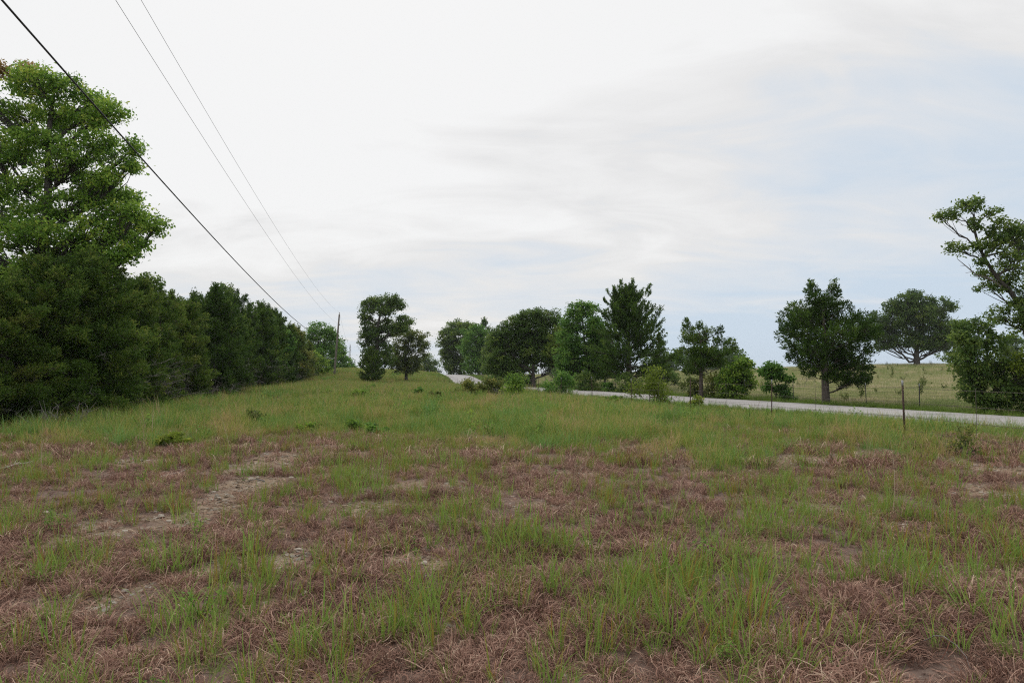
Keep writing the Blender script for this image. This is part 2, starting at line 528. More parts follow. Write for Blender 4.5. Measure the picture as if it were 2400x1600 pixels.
def make_cedar(rng, H, prof, nb=70, tuft=0.24, per=22, blade=0.13, bw=0.03, r0=None, bare=0.1, lean=(0, 0), tops=1, dead=10, gap=0.0, mess=0.15, up=0.5):
    """prof: list of (height fraction, radius in m) of the crown outline"""
    W, Lf, Dw = MB(), MB(), MB()
    r0 = r0 or 0.02 + 0.017 * H
    zz = np.linspace(0, 1, 8)
    ph = rng.uniform(0, 6)
    tr = np.stack([lean[0] * zz ** 2 + 0.05 * np.sin(zz * 7 + ph) * H * 0.1, lean[1] * zz ** 2 + 0.05 * np.cos(zz * 6 + ph) * H * 0.1, zz * H * 0.985], 1)
    tr -= tr[0]
    W.tube(tr, r0 * np.array([1.3, 1.0, 0.9, 0.78, 0.6, 0.42, 0.24, 0.06]), 7, cap=False)
    ph_, pr = np.array(prof).T
    axes = [(tr, 0.0, 1.0)]
    for k in range(tops - 1):
        a = rng.uniform(0, 2 * np.pi)
        s = rng.uniform(0.45, 0.6)
        b0 = np.array([np.interp(s, zz, tr[:, i]) for i in range(3)])
        e = b0 + np.array([math.cos(a) * 0.12 * H, math.sin(a) * 0.12 * H, (0.97 - s) * H])
        lt = bez(b0, b0 + np.array([math.cos(a) * 0.11 * H, math.sin(a) * 0.11 * H, 0.12 * H]), e, 6)
        W.tube(lt, np.linspace(r0 * 0.5, 0.01, 6), 6, cap=False)
        axes.append((lt, s, 0.97))
    for ax, s0, s1 in axes:
        n = int(nb * (s1 - max(s0, bare)) * (1.0 if s0 == 0 else 0.8))
        az = rng.uniform(0, 6.28)
        for i in range(n):
            s = max(s0 + 0.02, bare) + (s1 - max(s0 + 0.02, bare)) * ((i + rng.uniform(0, 0.8)) / n) ** 0.95
            az += 2.399 + rng.normal(0, 0.35)
            R = np.interp(s, ph_, pr) * rng.uniform(0.72, 1.12) * (1 if s0 == 0 else 0.55)
            if rng.random() < 0.08:
                R *= 1.22
            if R < 0.05:
                R = 0.05
            f = (s - s0) / max(1e-3, s1 - s0)
            zax = np.linspace(0, 1, len(ax))
            b0 = np.array([np.interp(f, zax, ax[:, k]) for k in range(3)])
            el = math.radians(np.interp(s, [0, 0.3, 0.75, 1.0], [-6, 14, 42, 72]) + rng.normal(0, 9))
            dh = np.array([math.cos(az), math.sin(az), 0])
            Ls = R / max(0.3, math.cos(el))
            Ls = min(Ls, R + 0.9)
            p1 = b0 + (dh * math.cos(el) + np.array([0, 0, math.sin(el)])) * Ls * 0.55
            p2 = b0 + dh * R + np.array([0, 0, math.sin(el) * Ls + up * 0.3 * R])
            br = bez(b0, p1, p2, 6)
            W.tube(br, np.linspace(0.008 + 0.011 * Ls, 0.004, 6), 3, cap=False)
            if rng.random() < gap:
                continue
            # feathery plume of tufts along the outer part of the branch
            nt = max(3, int(Ls / tuft * 3.0))
            t = np.sort(rng.uniform(0.22 if Ls > 0.8 else 0.0, 1.02, nt))
            bp = np.stack([np.interp(t, np.linspace(0, 1, 6), br[:, k]) for k in range(3)], 1)
            tn = unit(np.stack([np.interp(t, np.linspace(0, 1, 6), np.gradient(br[:, k])) for k in range(3)], 1))
            side = unit(np.cross(tn, np.array([0, 0, 1.0]) + rng.normal(0, 0.02, 3)))
            w = (0.30 * Ls * (1.05 - t) + 0.07) * rng.uniform(-1, 1, nt)
            offz = rng.uniform(-0.12, 0.22, nt) * Ls * 0.45 * (1.1 - t)
            tc_ = bp + side * w[:, None] + np.array([0, 0, 1.0]) * (np.abs(w) * 0.25 + offz)[:, None]
            tdir = unit(tn * 0.8 + side * np.sign(w)[:, None] * 0.5 + np.array([0, 0, up]) + rng.normal(0, 0.25, (nt, 3)))
            k = rng.poisson(per, nt)
            idx = np.repeat(np.arange(nt), k)
            m = len(idx)
            al = rng.uniform(-0.6, 0.6, m) * tuft
            pc = tc_[idx] + tdir[idx] * al[:, None] + rng.normal(0, 0.27, (m, 3)) * tuft * (0.75 - np.abs(al / tuft))[:, None]
            d = unit(tdir[idx] + rng.normal(0, 0.5, (m, 3)))
            ln = blade * rng.uniform(0.6, 1.4, m)
            ct = rng.normal(0.45 + 0.12 * np.clip((t - 0.6) / 0.4, 0, 1), 0.13, nt)
            leaves(Lf, pc, d, rng.normal(size=(m, 3)), ln, np.full(m, bw) * rng.uniform(0.7, 1.3, m), np.clip(ct[idx] + rng.normal(0, 0.12, m), 0, 1), 0.05)
    # dead grey lower twigs
    for i in range(dead):
        a = rng.uniform(0, 2 * np.pi); s = rng.uniform(0.06, 0.4)
        R = np.interp(max(s, 0.12), ph_, pr) * rng.uniform(0.45, 0.95)
        b0 = np.array([np.interp(s, zz, tr[:, k]) for k in range(3)])
        e = b0 + np.array([math.cos(a) * R, math.sin(a) * R, rng.uniform(-0.35, 0.15) * R])
        e[2] = max(e[2], 0.08)
        br = bez(b0, (b0 + e) / 2 + rng.normal(0, 0.1, 3), e, 6)
        Dw.tube(br, np.linspace(0.016, 0.005, 6), 4, cap=False)
        for _ in range(9):
            p = br[rng.integers(2, 6)]
            q = p + unit(e - b0) * rng.uniform(0.1, 0.3) + rng.normal(0, 0.18, 3)
            q[2] = max(q[2], 0.04)
            Dw.tube(bez(p, (p + q) / 2 + rng.normal(0, 0.04, 3), q, 3), [0.007, 0.005, 0.003], 3, cap=False)
    return W, Lf, Dw


def tufts(Lf, rng, pts, dirs, tone, tuft, per, blade, bw):
    """pointed sprays of scale-leaved twigs"""
    nt = len(pts)
    k = rng.poisson(per, nt)
    idx = np.repeat(np.arange(nt), k)
    m = len(idx)
    a = rng.uniform(-0.7, 1.0, m)
    sp = 0.34 * (1.05 - np.clip(a, 0, 1)) * tuft
    pc = pts[idx] + dirs[idx] * (a * tuft * 0.75)[:, None] + rng.normal(0, 1, (m, 3)) * sp[:, None]
    d = unit(dirs[idx] + rng.normal(0, 0.45, (m, 3)))
    ln = blade * rng.uniform(0.6, 1.4, m)
    leaves(Lf, pc, d, rng.normal(size=(m, 3)), ln, bw * rng.uniform(0.7, 1.3, m), np.clip(tone[idx] + rng.normal(0, 0.12, m), 0, 1), 0.05)


def make_lobed_cedar(rng, trunk, r0, lobes, tuft=0.25, per=16, blade=0.13, bw=0.04, dens=1.0, dead=8, up=0.55, bias=0.0):
    W, Lf, Dw = MB(), MB(), MB()
    tp = catmull([tuple(p) for p in trunk], 5)
    tt = np.linspace(0, 1, len(tp))
    rad = r0 * (1 - 0.92 * tt)
    rad[0] *= 1.3
    W.tube(tp, rad, 8)
    H = tp[-1][2]
    for c, r in lobes:
        c = np.asarray(c, float); r = np.asarray(r, float)
        hd = np.linalg.norm(tp[:, :2] - c[:2], axis=1)
        i = int(np.argmin(np.abs(tp[:, 2] - np.clip(c[2] - 0.45 * hd - 0.3 * r[2], 0.12 * H, H)) + 0.1 * hd))
        p0 = tp[i]
        dd = np.linalg.norm(c - p0)
        limb = bez(p0, (p0 + c) / 2 + np.array([0, 0, -0.14 * dd]), c + np.array([0, 0, 0.2 * r[2]]), 6)
        W.tube(limb, np.linspace(min(rad[i] * 0.6, 0.008 + 0.014 * dd), 0.005, 6), 4, cap=False)
        r = r * 1.12
        nt = int(dens * (6 + 9.0 * (r.mean() / tuft) ** 2))
        u = unit(rng.normal(size=(nt, 3)))
        rr = (0.25 + 0.75 * rng.random(nt)) ** 0.55
        pts = c + u * rr[:, None] * r
        for p in pts[::2]:
            a = limb[rng.integers(2, 6)]
            W.tube([a, (a + p) / 2 + rng.normal(0, 0.03, 3), p], [0.009, 0.006, 0.003], 3, cap=False)
        hor = c - np.array([tp[i][0], tp[i][1], c[2]])
        hor = hor / (np.linalg.norm(hor) + 0.3)
        dirs = unit(u * 0.6 + hor * 0.5 + np.array([0, 0, up]) + rng.normal(0, 0.25, (nt, 3)))
        tone = rng.normal(0.46 + bias + rng.normal(0, 0.14), 0.15, nt)
        tufts(Lf, rng, pts, dirs, tone, tuft, per, blade, bw)
    for i in range(dead):
        a = rng.uniform(0, 2 * np.pi); s = rng.uniform(0.06, 0.4)
        R = 0.26 * H * rng.uniform(0.5, 1.1)
        b0 = np.array([np.interp(s, tt, tp[:, k]) for k in range(3)])
        e = b0 + np.array([math.cos(a) * R, math.sin(a) * R, rng.uniform(-0.35, 0.25) * R])
        e[2] = max(e[2], 0.08)
        br = bez(b0, (b0 + e) / 2 + rng.normal(0, 0.1, 3), e, 6)
        Dw.tube(br, np.linspace(0.018, 0.006, 6), 4, cap=False)
        for _ in range(9):
            p = br[rng.integers(2, 6)]
            q = p + unit(e - b0) * rng.uniform(0.1, 0.35) + rng.normal(0, 0.2, 3)
            q[2] = max(q[2], 0.04)
            Dw.tube(bez(p, (p + q) / 2 + rng.normal(0, 0.04, 3), q, 3), [0.008, 0.006, 0.003], 3, cap=False)
    return W, Lf, Dw


def random_cedar_lobes(rng, H, prof, n):
    """branch plumes: each branch is a short chain of small lobes that rises outwards to a point"""
    ph_, pr = np.array(prof).T
    out = []
    az = rng.uniform(0, 6.28)
    tips = [(0.0, 0.0, 1.0)] + [(rng.normal(0, 0.5), rng.normal(0, 0.5), rng.uniform(0.8, 0.97)) for _ in range(2)]
    for k in range(n):
        s = 0.03 + 0.92 * ((k + rng.random()) / n) ** 1.1
        az += 2.399 + rng.normal(0, 0.5)
        R = np.interp(s, ph_, pr) * rng.uniform(0.6, 1.25)
        rise = np.interp(s, [0, 0.35, 1], [0.0, 0.25, 0.8]) + rng.normal(0, 0.12)
        for j, f in enumerate((0.38, 0.66, 0.95)):
            if R < 0.45 and j < 1:
                continue
            rr = max(0.09, R * (0.27, 0.23, 0.13)[j] * rng.uniform(0.8, 1.25))
            out.append((np.array([math.cos(az) * f * R, math.sin(az) * f * R, max(0.12, s * H + rise * R * f)]), np.array([rr, rr, rr * (0.62, 0.62, 0.8)[j]])))
    for tx, ty, tf in tips:
        for j in range(4):
            out.append((np.array([tx * (1 - 0.1 * j), ty * (1 - 0.1 * j), H * tf * (1 - 0.045 * j)]), np.array([0.07 + 0.05 * j, 0.07 + 0.05 * j, H * 0.028])))
    return out


def build_tree(name, loc, W, Lf, label, cat, leafmat, barkmat='bark', group=None, Dw=None, part='crown', extra=None):
    r = root(name, loc, label, cat, group)
    link('trunk', W.mesh('trunk', [M[barkmat]], True), r)
    link(part, Lf.mesh(part, [M[leafmat]]), r)
    if Dw is not None and Dw.n:
        tag(link('dead_branches', Dw.mesh('dead_branches', [M['dead_wood']]), r), kind='stuff')
    for nm, mb, mt in (extra or []):
        tag(link(nm, mb.mesh(nm, [M[mt]]), r), kind='stuff')
    return r


def copy_tree(src, loc, rz, sc, label=None):
    r = src.copy()
    COL.objects.link(r)
    r.location = loc
    r.rotation_euler = (0, 0, rz)
    r.scale = sc if hasattr(sc, '__len__') else (sc, sc, sc)
    if label:
        r['label'] = label
    for ch in src.children:
        c = ch.copy()
        c.parent = r
        COL.objects.link(c)
    return r


def base(px, D, sink=0.03):
    x = (px - 1200.0) / F * D / (CP - (800.0 - 870) / F * SP) if False else at(px, 870, D)[0]
    return np.array([x, D, float(height(x, D)) - sink])


def px_lobes(b, D, lobs, rng, dj=0.5, fat=1.0):
    out = []
    for l in lobs:
        cx, cy, rx, ry = l[:4]
        c = at(cx, cy, D) - b
        c[1] += l[4] if len(l) > 4 else rng.uniform(-dj, dj) * rx * D / F
        r = np.array([rx, 0.5 * (rx + ry) * fat, ry]) * D / F
        out.append((c, r))
    return out


# ------------------------------------------------------------------ the ground
def axis_coords():
    a = list(np.arange(0, 22, 0.22))
    v, st = 22.0, 0.25
    while v < 6000:
        a.append(v); st *= 1.055; v += st
    a = np.array(a)
    return a


ax_ = axis_coords()
xs = np.concatenate([-ax_[:0:-1], ax_])
ys = np.concatenate([-ax_[(ax_ > 0) & (ax_ < 60)][::-3], ax_])
GX, GY = np.meshgrid(xs, ys)
# bare gravel patches: pixel ellipses turned into places on the ground
BARE = [(640, 1085, 78, 42), (575, 1140, 85, 38), (490, 1190, 70, 28), (170, 1255, 95, 34), (270, 1400, 90, 42), (960, 1315, 120, 36), (680, 1315, 70, 30),
        (60, 1340, 60, 22), (1870, 1075, 150, 14), (2080, 1062, 90, 14), (2330, 1095, 110, 26), (2120, 1245, 95, 26), (1500, 1060, 90, 12),
        (1640, 1085, 70, 10), (420, 1225, 80, 26), (300, 1085, 60, 14), (1020, 1140, 90, 14), (1380, 1110, 90, 12), (2290, 1150, 110, 20),
        (860, 1190, 100, 18), (1420, 1275, 70, 18), (500, 1330, 60, 22), (640, 1420, 70, 26), (1050, 1470, 45, 22), (800, 1065, 70, 9), (90, 1065, 60, 9),
        (1930, 1190, 90, 15), (1250, 1185, 80, 12)]
bare_e = []
for (cx, cy, rx, ry) in BARE:
    c = ground_pt(cx, cy); l = ground_pt(cx - rx, cy); u = ground_pt(cx, cy - ry); d = ground_pt(cx, cy + ry)
    bare_e.append((c[0], (u[1] + d[1]) / 2, 0.92 * abs(c[0] - l[0]), 0.92 * max(0.25, abs(u[1] - d[1]) / 2)))


def bare_at(x, y):
    x = np.asarray(x, float); y = np.asarray(y, float)
    v = np.zeros(x.shape)
    wob = (fbm(x * 3.4, y * 3.4, 31, 4) - 0.5) * 2.2
    for cx, cy, rx, ry in bare_e:
        q = np.sqrt(((x - cx) / rx) ** 2 + ((y - cy) / ry) ** 2) + wob
        v = np.maximum(v, sstep(1.1, 0.7, q))
    return v


def brown_at(x, y):
    """1 in the matted dead grass of the foreground, 0 in the green meadow"""
    lim = 15.0 + 6.5 * (fbm(x * 0.28 + 3, y * 0.28, 41, 4) - 0.5) * 2 + 0.10 * np.clip(x, -6, 9) + np.where(x < -6, 1.0, 0.0)
    return sstep(2.8, -2.8, np.asarray(y) - lim)


Z = height(GX, GY)
o_ = road_off(GX, GY)
Z = Z - 0.10 * sstep(0.25, -0.25, o_)
nx, ny = len(xs), len(ys)
ii = (np.arange(ny - 1)[:, None] * nx + np.arange(nx - 1)[None, :]).ravel()
quads = np.stack([ii, ii + 1, ii + nx + 1, ii + nx], 1)
pasture = sstep(2.6, 4.2, o_) * (GX > road_x(GY, center))
verge = np.exp(-((o_ - 1.2) / 1.6) ** 2) * sstep(260, 200, GY)
forest = sstep(-0.5, 1.5, (-9.8 - 0.2 * GY) - GX) * (GY < 170)

m, N, L = mat_new('ground')
ge = N.new('ShaderNodeNewGeometry')


def gnoise(sc, det=4, ro=0.6):
    n = N.new('ShaderNodeTexNoise'); n.inputs['Scale'].default_value = sc; n.inputs['Detail'].default_value = det
    n.inputs['Roughness'].default_value = ro
    L.new(ge.outputs['Position'], n.inputs['Vector'])
    return n.outputs[0]


def gattr(nm):
    a = N.new('ShaderNodeAttribute'); a.attribute_name = nm
    return a.outputs['Fac']


def gmix(f, a, b):
    x = N.new('ShaderNodeMix'); x.data_type = 'RGBA'
    L.new(f, x.inputs[0]); L.new(a, x.inputs[6]); L.new(b, x.inputs[7])
    return x.outputs[2]


vo = N.new('ShaderNodeTexVoronoi'); vo.inputs['Scale'].default_value = 34; vo.inputs['Randomness'].default_value = 1.0
L.new(ge.outputs['Position'], vo.inputs['Vector'])
peb = ramp_node(N, [(0.0, (0.13, 0.09, 0.06)), (0.35, (0.25, 0.175, 0.115)), (0.7, (0.34, 0.27, 0.195)), (1.0, (0.23, 0.195, 0.165))])
sepc = N.new('ShaderNodeSeparateColor'); L.new(vo.outputs['Color'], sepc.inputs[0]); L.new(sepc.outputs[0], peb.inputs[0])
soil = ramp_node(N, [(0.25, (0.10, 0.066, 0.045)), (0.5, (0.20, 0.138, 0.092)), (0.75, (0.31, 0.222, 0.15))])
L.new(gnoise(6.0, 8, 0.72), soil.inputs[0])
rb = N.new('ShaderNodeMapRange'); rb.inputs[1].default_value = 0.42; rb.inputs[2].default_value = 0.58
L.new(gnoise(9, 4), rb.inputs[0])
bare_c = gmix(rb.outputs[0], soil.outputs[0], peb.outputs[0])
litter = ramp_node(N, [(0.25, (0.085, 0.058, 0.048)), (0.5, (0.155, 0.108, 0.088)), (0.75, (0.24, 0.175, 0.14))])
L.new(gnoise(14, 6), litter.inputs[0])
mead = ramp_node(N, [(0.25, (0.045, 0.052, 0.016)), (0.5, (0.065, 0.072, 0.022)), (0.75, (0.09, 0.085, 0.035))])
L.new(gnoise(1.2, 6), mead.inputs[0])
past = ramp_node(N, [(0.3, (0.13, 0.145, 0.06)), (0.5, (0.22, 0.19, 0.10)), (0.7, (0.27, 0.215, 0.13))])
L.new(gnoise(0.35, 6), past.inputs[0])
verg = ramp_node(N, [(0.3, (0.07, 0.10, 0.02)), (0.7, (0.13, 0.16, 0.04))])
L.new(gnoise(3, 4), verg.inputs[0])
fore = ramp_node(N, [(0.3, (0.05, 0.036, 0.028)), (0.55, (0.11, 0.078, 0.06)), (0.75, (0.2, 0.15, 0.12))])
L.new(gnoise(9, 6), fore.inputs[0])
c = gmix(gattr('brown'), mead.outputs[0], litter.outputs[0])
c = gmix(gattr('bare'), c, bare_c)
c = gmix(gattr('pasture'), c, past.outputs[0])
c = gmix(gattr('verge'), c, verg.outputs[0])
c = gmix(gattr('forest'), c, fore.outputs[0])
b = N.new('ShaderNodeBsdfPrincipled'); b.inputs['Roughness'].default_value = 0.95; b.inputs['Specular IOR Level'].default_value = 0.15
L.new(c, b.inputs['Base Color'])
bp = N.new('ShaderNodeBump'); bp.inputs['Strength'].default_value = 0.7; bp.inputs['Distance'].default_value = 0.03
L.new(gnoise(22, 6), bp.inputs['Height']); L.new(bp.outputs[0], b.inputs['Normal'])
oo = N.new('ShaderNodeOutputMaterial'); L.new(b.outputs[0], oo.inputs[0])
M['ground'] = m
near_mask = (GY < 40) & (np.abs(GX) < 40)
bare_v = np.zeros(GX.shape); bare_v[near_mask] = bare_at(GX[near_mask], GY[near_mask])
g = link('ground', new_mesh('ground', np.stack([GX, GY, Z], -1).reshape(-1, 3), quads, [m],
         {'brown': brown_at(GX, GY).ravel(), 'bare': bare_v.ravel(), 'pasture': pasture.ravel(), 'verge': verge.ravel(), 'forest': forest.ravel()}, smooth=True))
tag(g, 'rough meadow ground of gravelly soil rising gently to a low crest', 'ground', kind='structure')

# ------------------------------------------------------------------ the road
m, N, L = mat_new('road_surface')
ge = N.new('ShaderNodeNewGeometry')
at1 = N.new('ShaderNodeAttribute'); at1.attribute_name = 'tint'
gr = ramp_node(N, [(0.3, (0.29, 0.275, 0.27)), (0.5, (0.37, 0.355, 0.35)), (0.7, (0.45, 0.435, 0.43))])
L.new(gnoise(40, 4, 0.75), gr.inputs[0])
st = ramp_node(N, [(0.35, (0.74, 0.74, 0.75)), (0.5, (0.95, 0.945, 0.94)), (0.65, (1.06, 1.05, 1.03))])
L.new(gnoise(0.5, 5), st.inputs[0])
mu = N.new('ShaderNodeMix'); mu.data_type = 'RGBA'; mu.blend_type = 'MULTIPLY'; mu.inputs[0].default_value = 1
L.new(gr.outputs[0], mu.inputs[6]); L.new(st.outputs[0], mu.inputs[7])
tr_ = ramp_node(N, [(0.0, (0.86, 0.85, 0.83)), (0.12, (1, 1, 1)), (0.22, (0.86, 0.86, 0.87)), (0.38, (1.03, 1.03, 1.03)), (0.5, (0.94, 0.935, 0.93)), (0.64, (1.03, 1.03, 1.03)), (0.78, (0.86, 0.86, 0.87)), (0.88, (1, 1, 1)), (1.0, (0.84, 0.83, 0.81))])
L.new(at1.outputs['Fac'], tr_.inputs[0])
mu2 = N.new('ShaderNodeMix'); mu2.data_type = 'RGBA'; mu2.blend_type = 'MULTIPLY'; mu2.inputs[0].default_value = 1
L.new(mu.outputs[2], mu2.inputs[6]); L.new(tr_.outputs[0], mu2.inputs[7])
b = N.new('ShaderNodeBsdfPrincipled'); b.inputs['Roughness'].default_value = 0.85; b.inputs['Specular IOR Level'].default_value = 0.25
L.new(mu2.outputs[2], b.inputs['Base Color'])
bp = N.new('ShaderNodeBump'); bp.inputs['Strength'].default_value = 0.4; bp.inputs['Distance'].default_value = 0.01
L.new(gnoise(60, 3), bp.inputs['Height']); L.new(bp.outputs[0], b.inputs['Normal'])
oo = N.new('ShaderNodeOutputMaterial'); L.new(b.outputs[0], oo.inputs[0])
M['road'] = m
edge = catmull([tuple(p) for p in left_edge], 5)
tn_ = np.gradient(edge, axis=0); tn_ /= np.linalg.norm(tn_, axis=1)[:, None]
nr_ = np.stack([tn_[:, 1], -tn_[:, 0]], 1)
u_ = np.array([-0.03, 0.0, 0.06, 0.14, 0.25, 0.38, 0.5, 0.62, 0.75, 0.86, 0.94, 1.0, 1.03])
rv = edge[:, None, :] + nr_[:, None, :] * (u_ * ROAD_W)[None, :, None]
s_ = np.arange(len(edge))
jl = (vnoise(s_ * 0.8, s_ * 0 + 1.0, 61) - 0.5) * 0.30
jr = (vnoise(s_ * 0.8, s_ * 0 + 9.0, 62) - 0.5) * 0.30
for k in (0, 1):
    rv[:, k] += nr_ * jl[:, None]
    rv[:, -1 - k] += nr_ * jr[:, None]
rz = height(rv[:, 6, 0], rv[:, 6, 1], micro=False)[:, None] + 0.05 - 0.06 * (2 * u_ - 1)[None, :] ** 2
rz[:, 0] -= 0.14; rz[:, -1] -= 0.14
k = len(u_)
ii = (np.arange(len(edge) - 1)[:, None] * k + np.arange(k - 1)[None, :]).ravel()
road = link('road', new_mesh('road', np.concatenate([rv, rz[..., None]], -1).reshape(-1, 3), np.stack([ii, ii + 1, ii + k + 1, ii + k], 1), [m],
            {'tint': np.tile(np.clip(u_, 0, 1), len(edge))}, smooth=True))
tag(road, 'pale grey country road curving past the fence and over the crest', 'road', kind='structure')

#SECTION2
# ------------------------------------------------------------------ trees with their own outline
def px_broadleaf(name, seed, px, D, trunk_px, r0, lobs, label, leafmat, leaf, clump, per, dens=1.0, dj=0.6, bark='bark', cat='tree', extra_lobs=None, extra_mat=None, fat=1.0, group=None, bias=0.0, twig=True):
    rng = np.random.default_rng(seed)
    b = base(px, D)
    tk = [np.zeros(3)] + [at(x, y, D) - b + np.array([0, rng.uniform(-0.15, 0.15), 0]) for x, y in trunk_px]
    W, Lf = make_broadleaf(rng, tk, r0, px_lobes(b, D, lobs, rng, dj, fat), leaf, dens, clump, per, twig, bias)
    ex = []
    if extra_lobs:
        W2, L2 = make_broadleaf(rng, tk, r0 * 0.2, px_lobes(b, D, extra_lobs, rng, dj), leaf, dens, clump, per)
        ex = [('leaf_spray', L2, extra_mat), ('twig', W2, bark)] if extra_mat != 'oak_brown' else [('leaf_spray', L2, extra_mat)]
    return build_tree(name, b, W, Lf, label, cat, leafmat, bark, group, extra=ex)


# the tall oak at the edge of the wood
px_broadleaf('oak_tree', 11, 100, 24.0, [(98, 800), (92, 640), (110, 480), (120, 330), (130, 230)], 0.27,
    [(38, 185, 42, 22), (112, 205, 52, 28), (170, 212, 34, 24), (207, 222, 26, 20), (262, 258, 34, 20), (232, 280, 26, 16), (126, 262, 48, 26), (38, 268, 46, 30),
     (90, 330, 52, 26), (245, 338, 36, 18), (306, 345, 20, 15), (300, 384, 26, 12), (134, 395, 62, 24), (210, 428, 48, 28), (38, 430, 50, 30), (292, 455, 24, 14),
     (328, 500, 28, 18), (364, 527, 22, 14), (262, 486, 32, 26), (172, 484, 54, 34), (318, 568, 24, 16), (228, 545, 46, 28), (76, 505, 54, 34), (115, 585, 58, 32),
     (180, 330, 30, 18, 1.5), (70, 240, 40, 24, 1.8), (160, 420, 50, 30, 2.0), (240, 500, 40, 24, 1.8), (60, 560, 50, 30, -1.0), (150, 560, 46, 26, -1.2),
     (250, 605, 44, 30), (190, 645, 55, 32), (305, 600, 26, 20), (115, 650, 58, 36), (50, 640, 55, 36), (285, 545, 30, 24), (255, 415, 26, 20), (20, 350, 45, 30), (170, 260, 40, 22, 0.8), (200, 370, 40, 22, -0.6), (-50, 230, 50, 40), (-60, 330, 60, 50), (-60, 450, 60, 50), (-40, 560, 55, 40), (200, 600, 40, 25, 0.5)],
    'tall spreading oak with bright yellow green leaves behind the dark cedars', 'oak', 0.115, 0.42, 25, dens=1.35, dj=0.9,
    extra_lobs=[(22, 172, 20, 12), (60, 160, 10, 7)], extra_mat='oak_brown', bias=0.05)
# a second, smaller broadleaf deeper in the wood, only its stems and shade show through the oak
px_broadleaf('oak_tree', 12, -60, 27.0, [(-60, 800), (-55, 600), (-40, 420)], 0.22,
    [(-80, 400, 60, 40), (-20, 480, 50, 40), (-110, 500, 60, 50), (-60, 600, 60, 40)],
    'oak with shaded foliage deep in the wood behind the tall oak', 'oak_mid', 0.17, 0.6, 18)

# lone leaning tree on the mound, and its companion
px_broadleaf('lone_oak_tree', 21, 880, 88, [(881, 850), (884, 810), (884, 775), (890, 745), (895, 720)], 0.42,
    [(894, 708, 30, 14), (920, 704, 20, 11), (937, 716, 12, 9), (868, 712, 20, 13), (858, 735, 13, 18), (905, 728, 20, 10), (948, 752, 17, 12), (906, 762, 34, 15), (935, 768, 20, 12),
     (866, 768, 18, 15), (880, 785, 30, 14), (858, 800, 16, 15), (868, 832, 18, 13), (895, 815, 24, 14), (905, 840, 22, 14), (862, 852, 14, 10)],
    'lone tall oak with a leaning stepped crown standing on the grassy mound', 'oak_mid', 0.24, 0.68, 20, dens=1.25)
px_broadleaf('roadside_oak_tree', 22, 952, 97, [(952, 855), (952, 825), (960, 800)], 0.26,
    [(945, 790, 26, 16), (962, 780, 22, 14), (938, 815, 26, 16), (968, 812, 26, 18), (992, 798, 13, 16), (996, 822, 12, 14), (952, 840, 30, 14), (930, 850, 22, 14), (975, 845, 14, 10), (925, 835, 18, 12), (935, 860, 22, 12), (958, 862, 22, 12)],
    'rounded olive oak growing against the right of the lone tall oak', 'olive_leaf', 0.25, 0.72, 17, dens=0.9, bias=0.0)
px_broadleaf('far_tree', 23, 1003, 200, [(1003, 870), (1004, 845)], 0.3,
    [(1003, 842, 11, 12), (990, 852, 14, 14), (1012, 860, 14, 16), (998, 868, 22, 12), (1020, 872, 8, 9)],
    'distant round tree beside the road where it reaches the crest', 'oak_mid', 0.5, 1.3, 15, twig=False)
px_broadleaf('far_tree', 24, 970, 180, [(970, 875), (970, 858)], 0.2,
    [(968, 856, 14, 10), (958, 866, 14, 9), (980, 866, 14, 10), (972, 876, 24, 7)],
    'low distant tree between the oak on the mound and the crest', 'olive_leaf', 0.45, 1.2, 15, twig=False)

# trees over the road crest, right-hand side of the road
px_broadleaf('crest_oak_tree', 31, 1078, 150, [(1079, 860), (1080, 830), (1080, 795)], 0.4,
    [(1072, 768, 26, 14), (1098, 772, 24, 15), (1050, 790, 18, 18), (1080, 795, 34, 22), (1045, 815, 17, 20), (1070, 825, 30, 22), (1055, 850, 18, 20), (1080, 862, 26, 18)],
    'broad dark oak crowding the road just before the crest', 'oak_mid', 0.36, 1.0, 20, dens=1.45)
px_broadleaf('crest_oak_tree', 32, 1122, 138, [(1122, 865), (1122, 830), (1120, 800)], 0.34,
    [(1112, 785, 26, 18), (1138, 800, 22, 20), (1108, 815, 26, 22), (1135, 830, 24, 24), (1112, 850, 26, 20), (1140, 862, 22, 18)],
    'rounded green oak between the crest oak and the tall cedar tip', 'green_leaf', 0.36, 1.0, 20, dens=1.45)

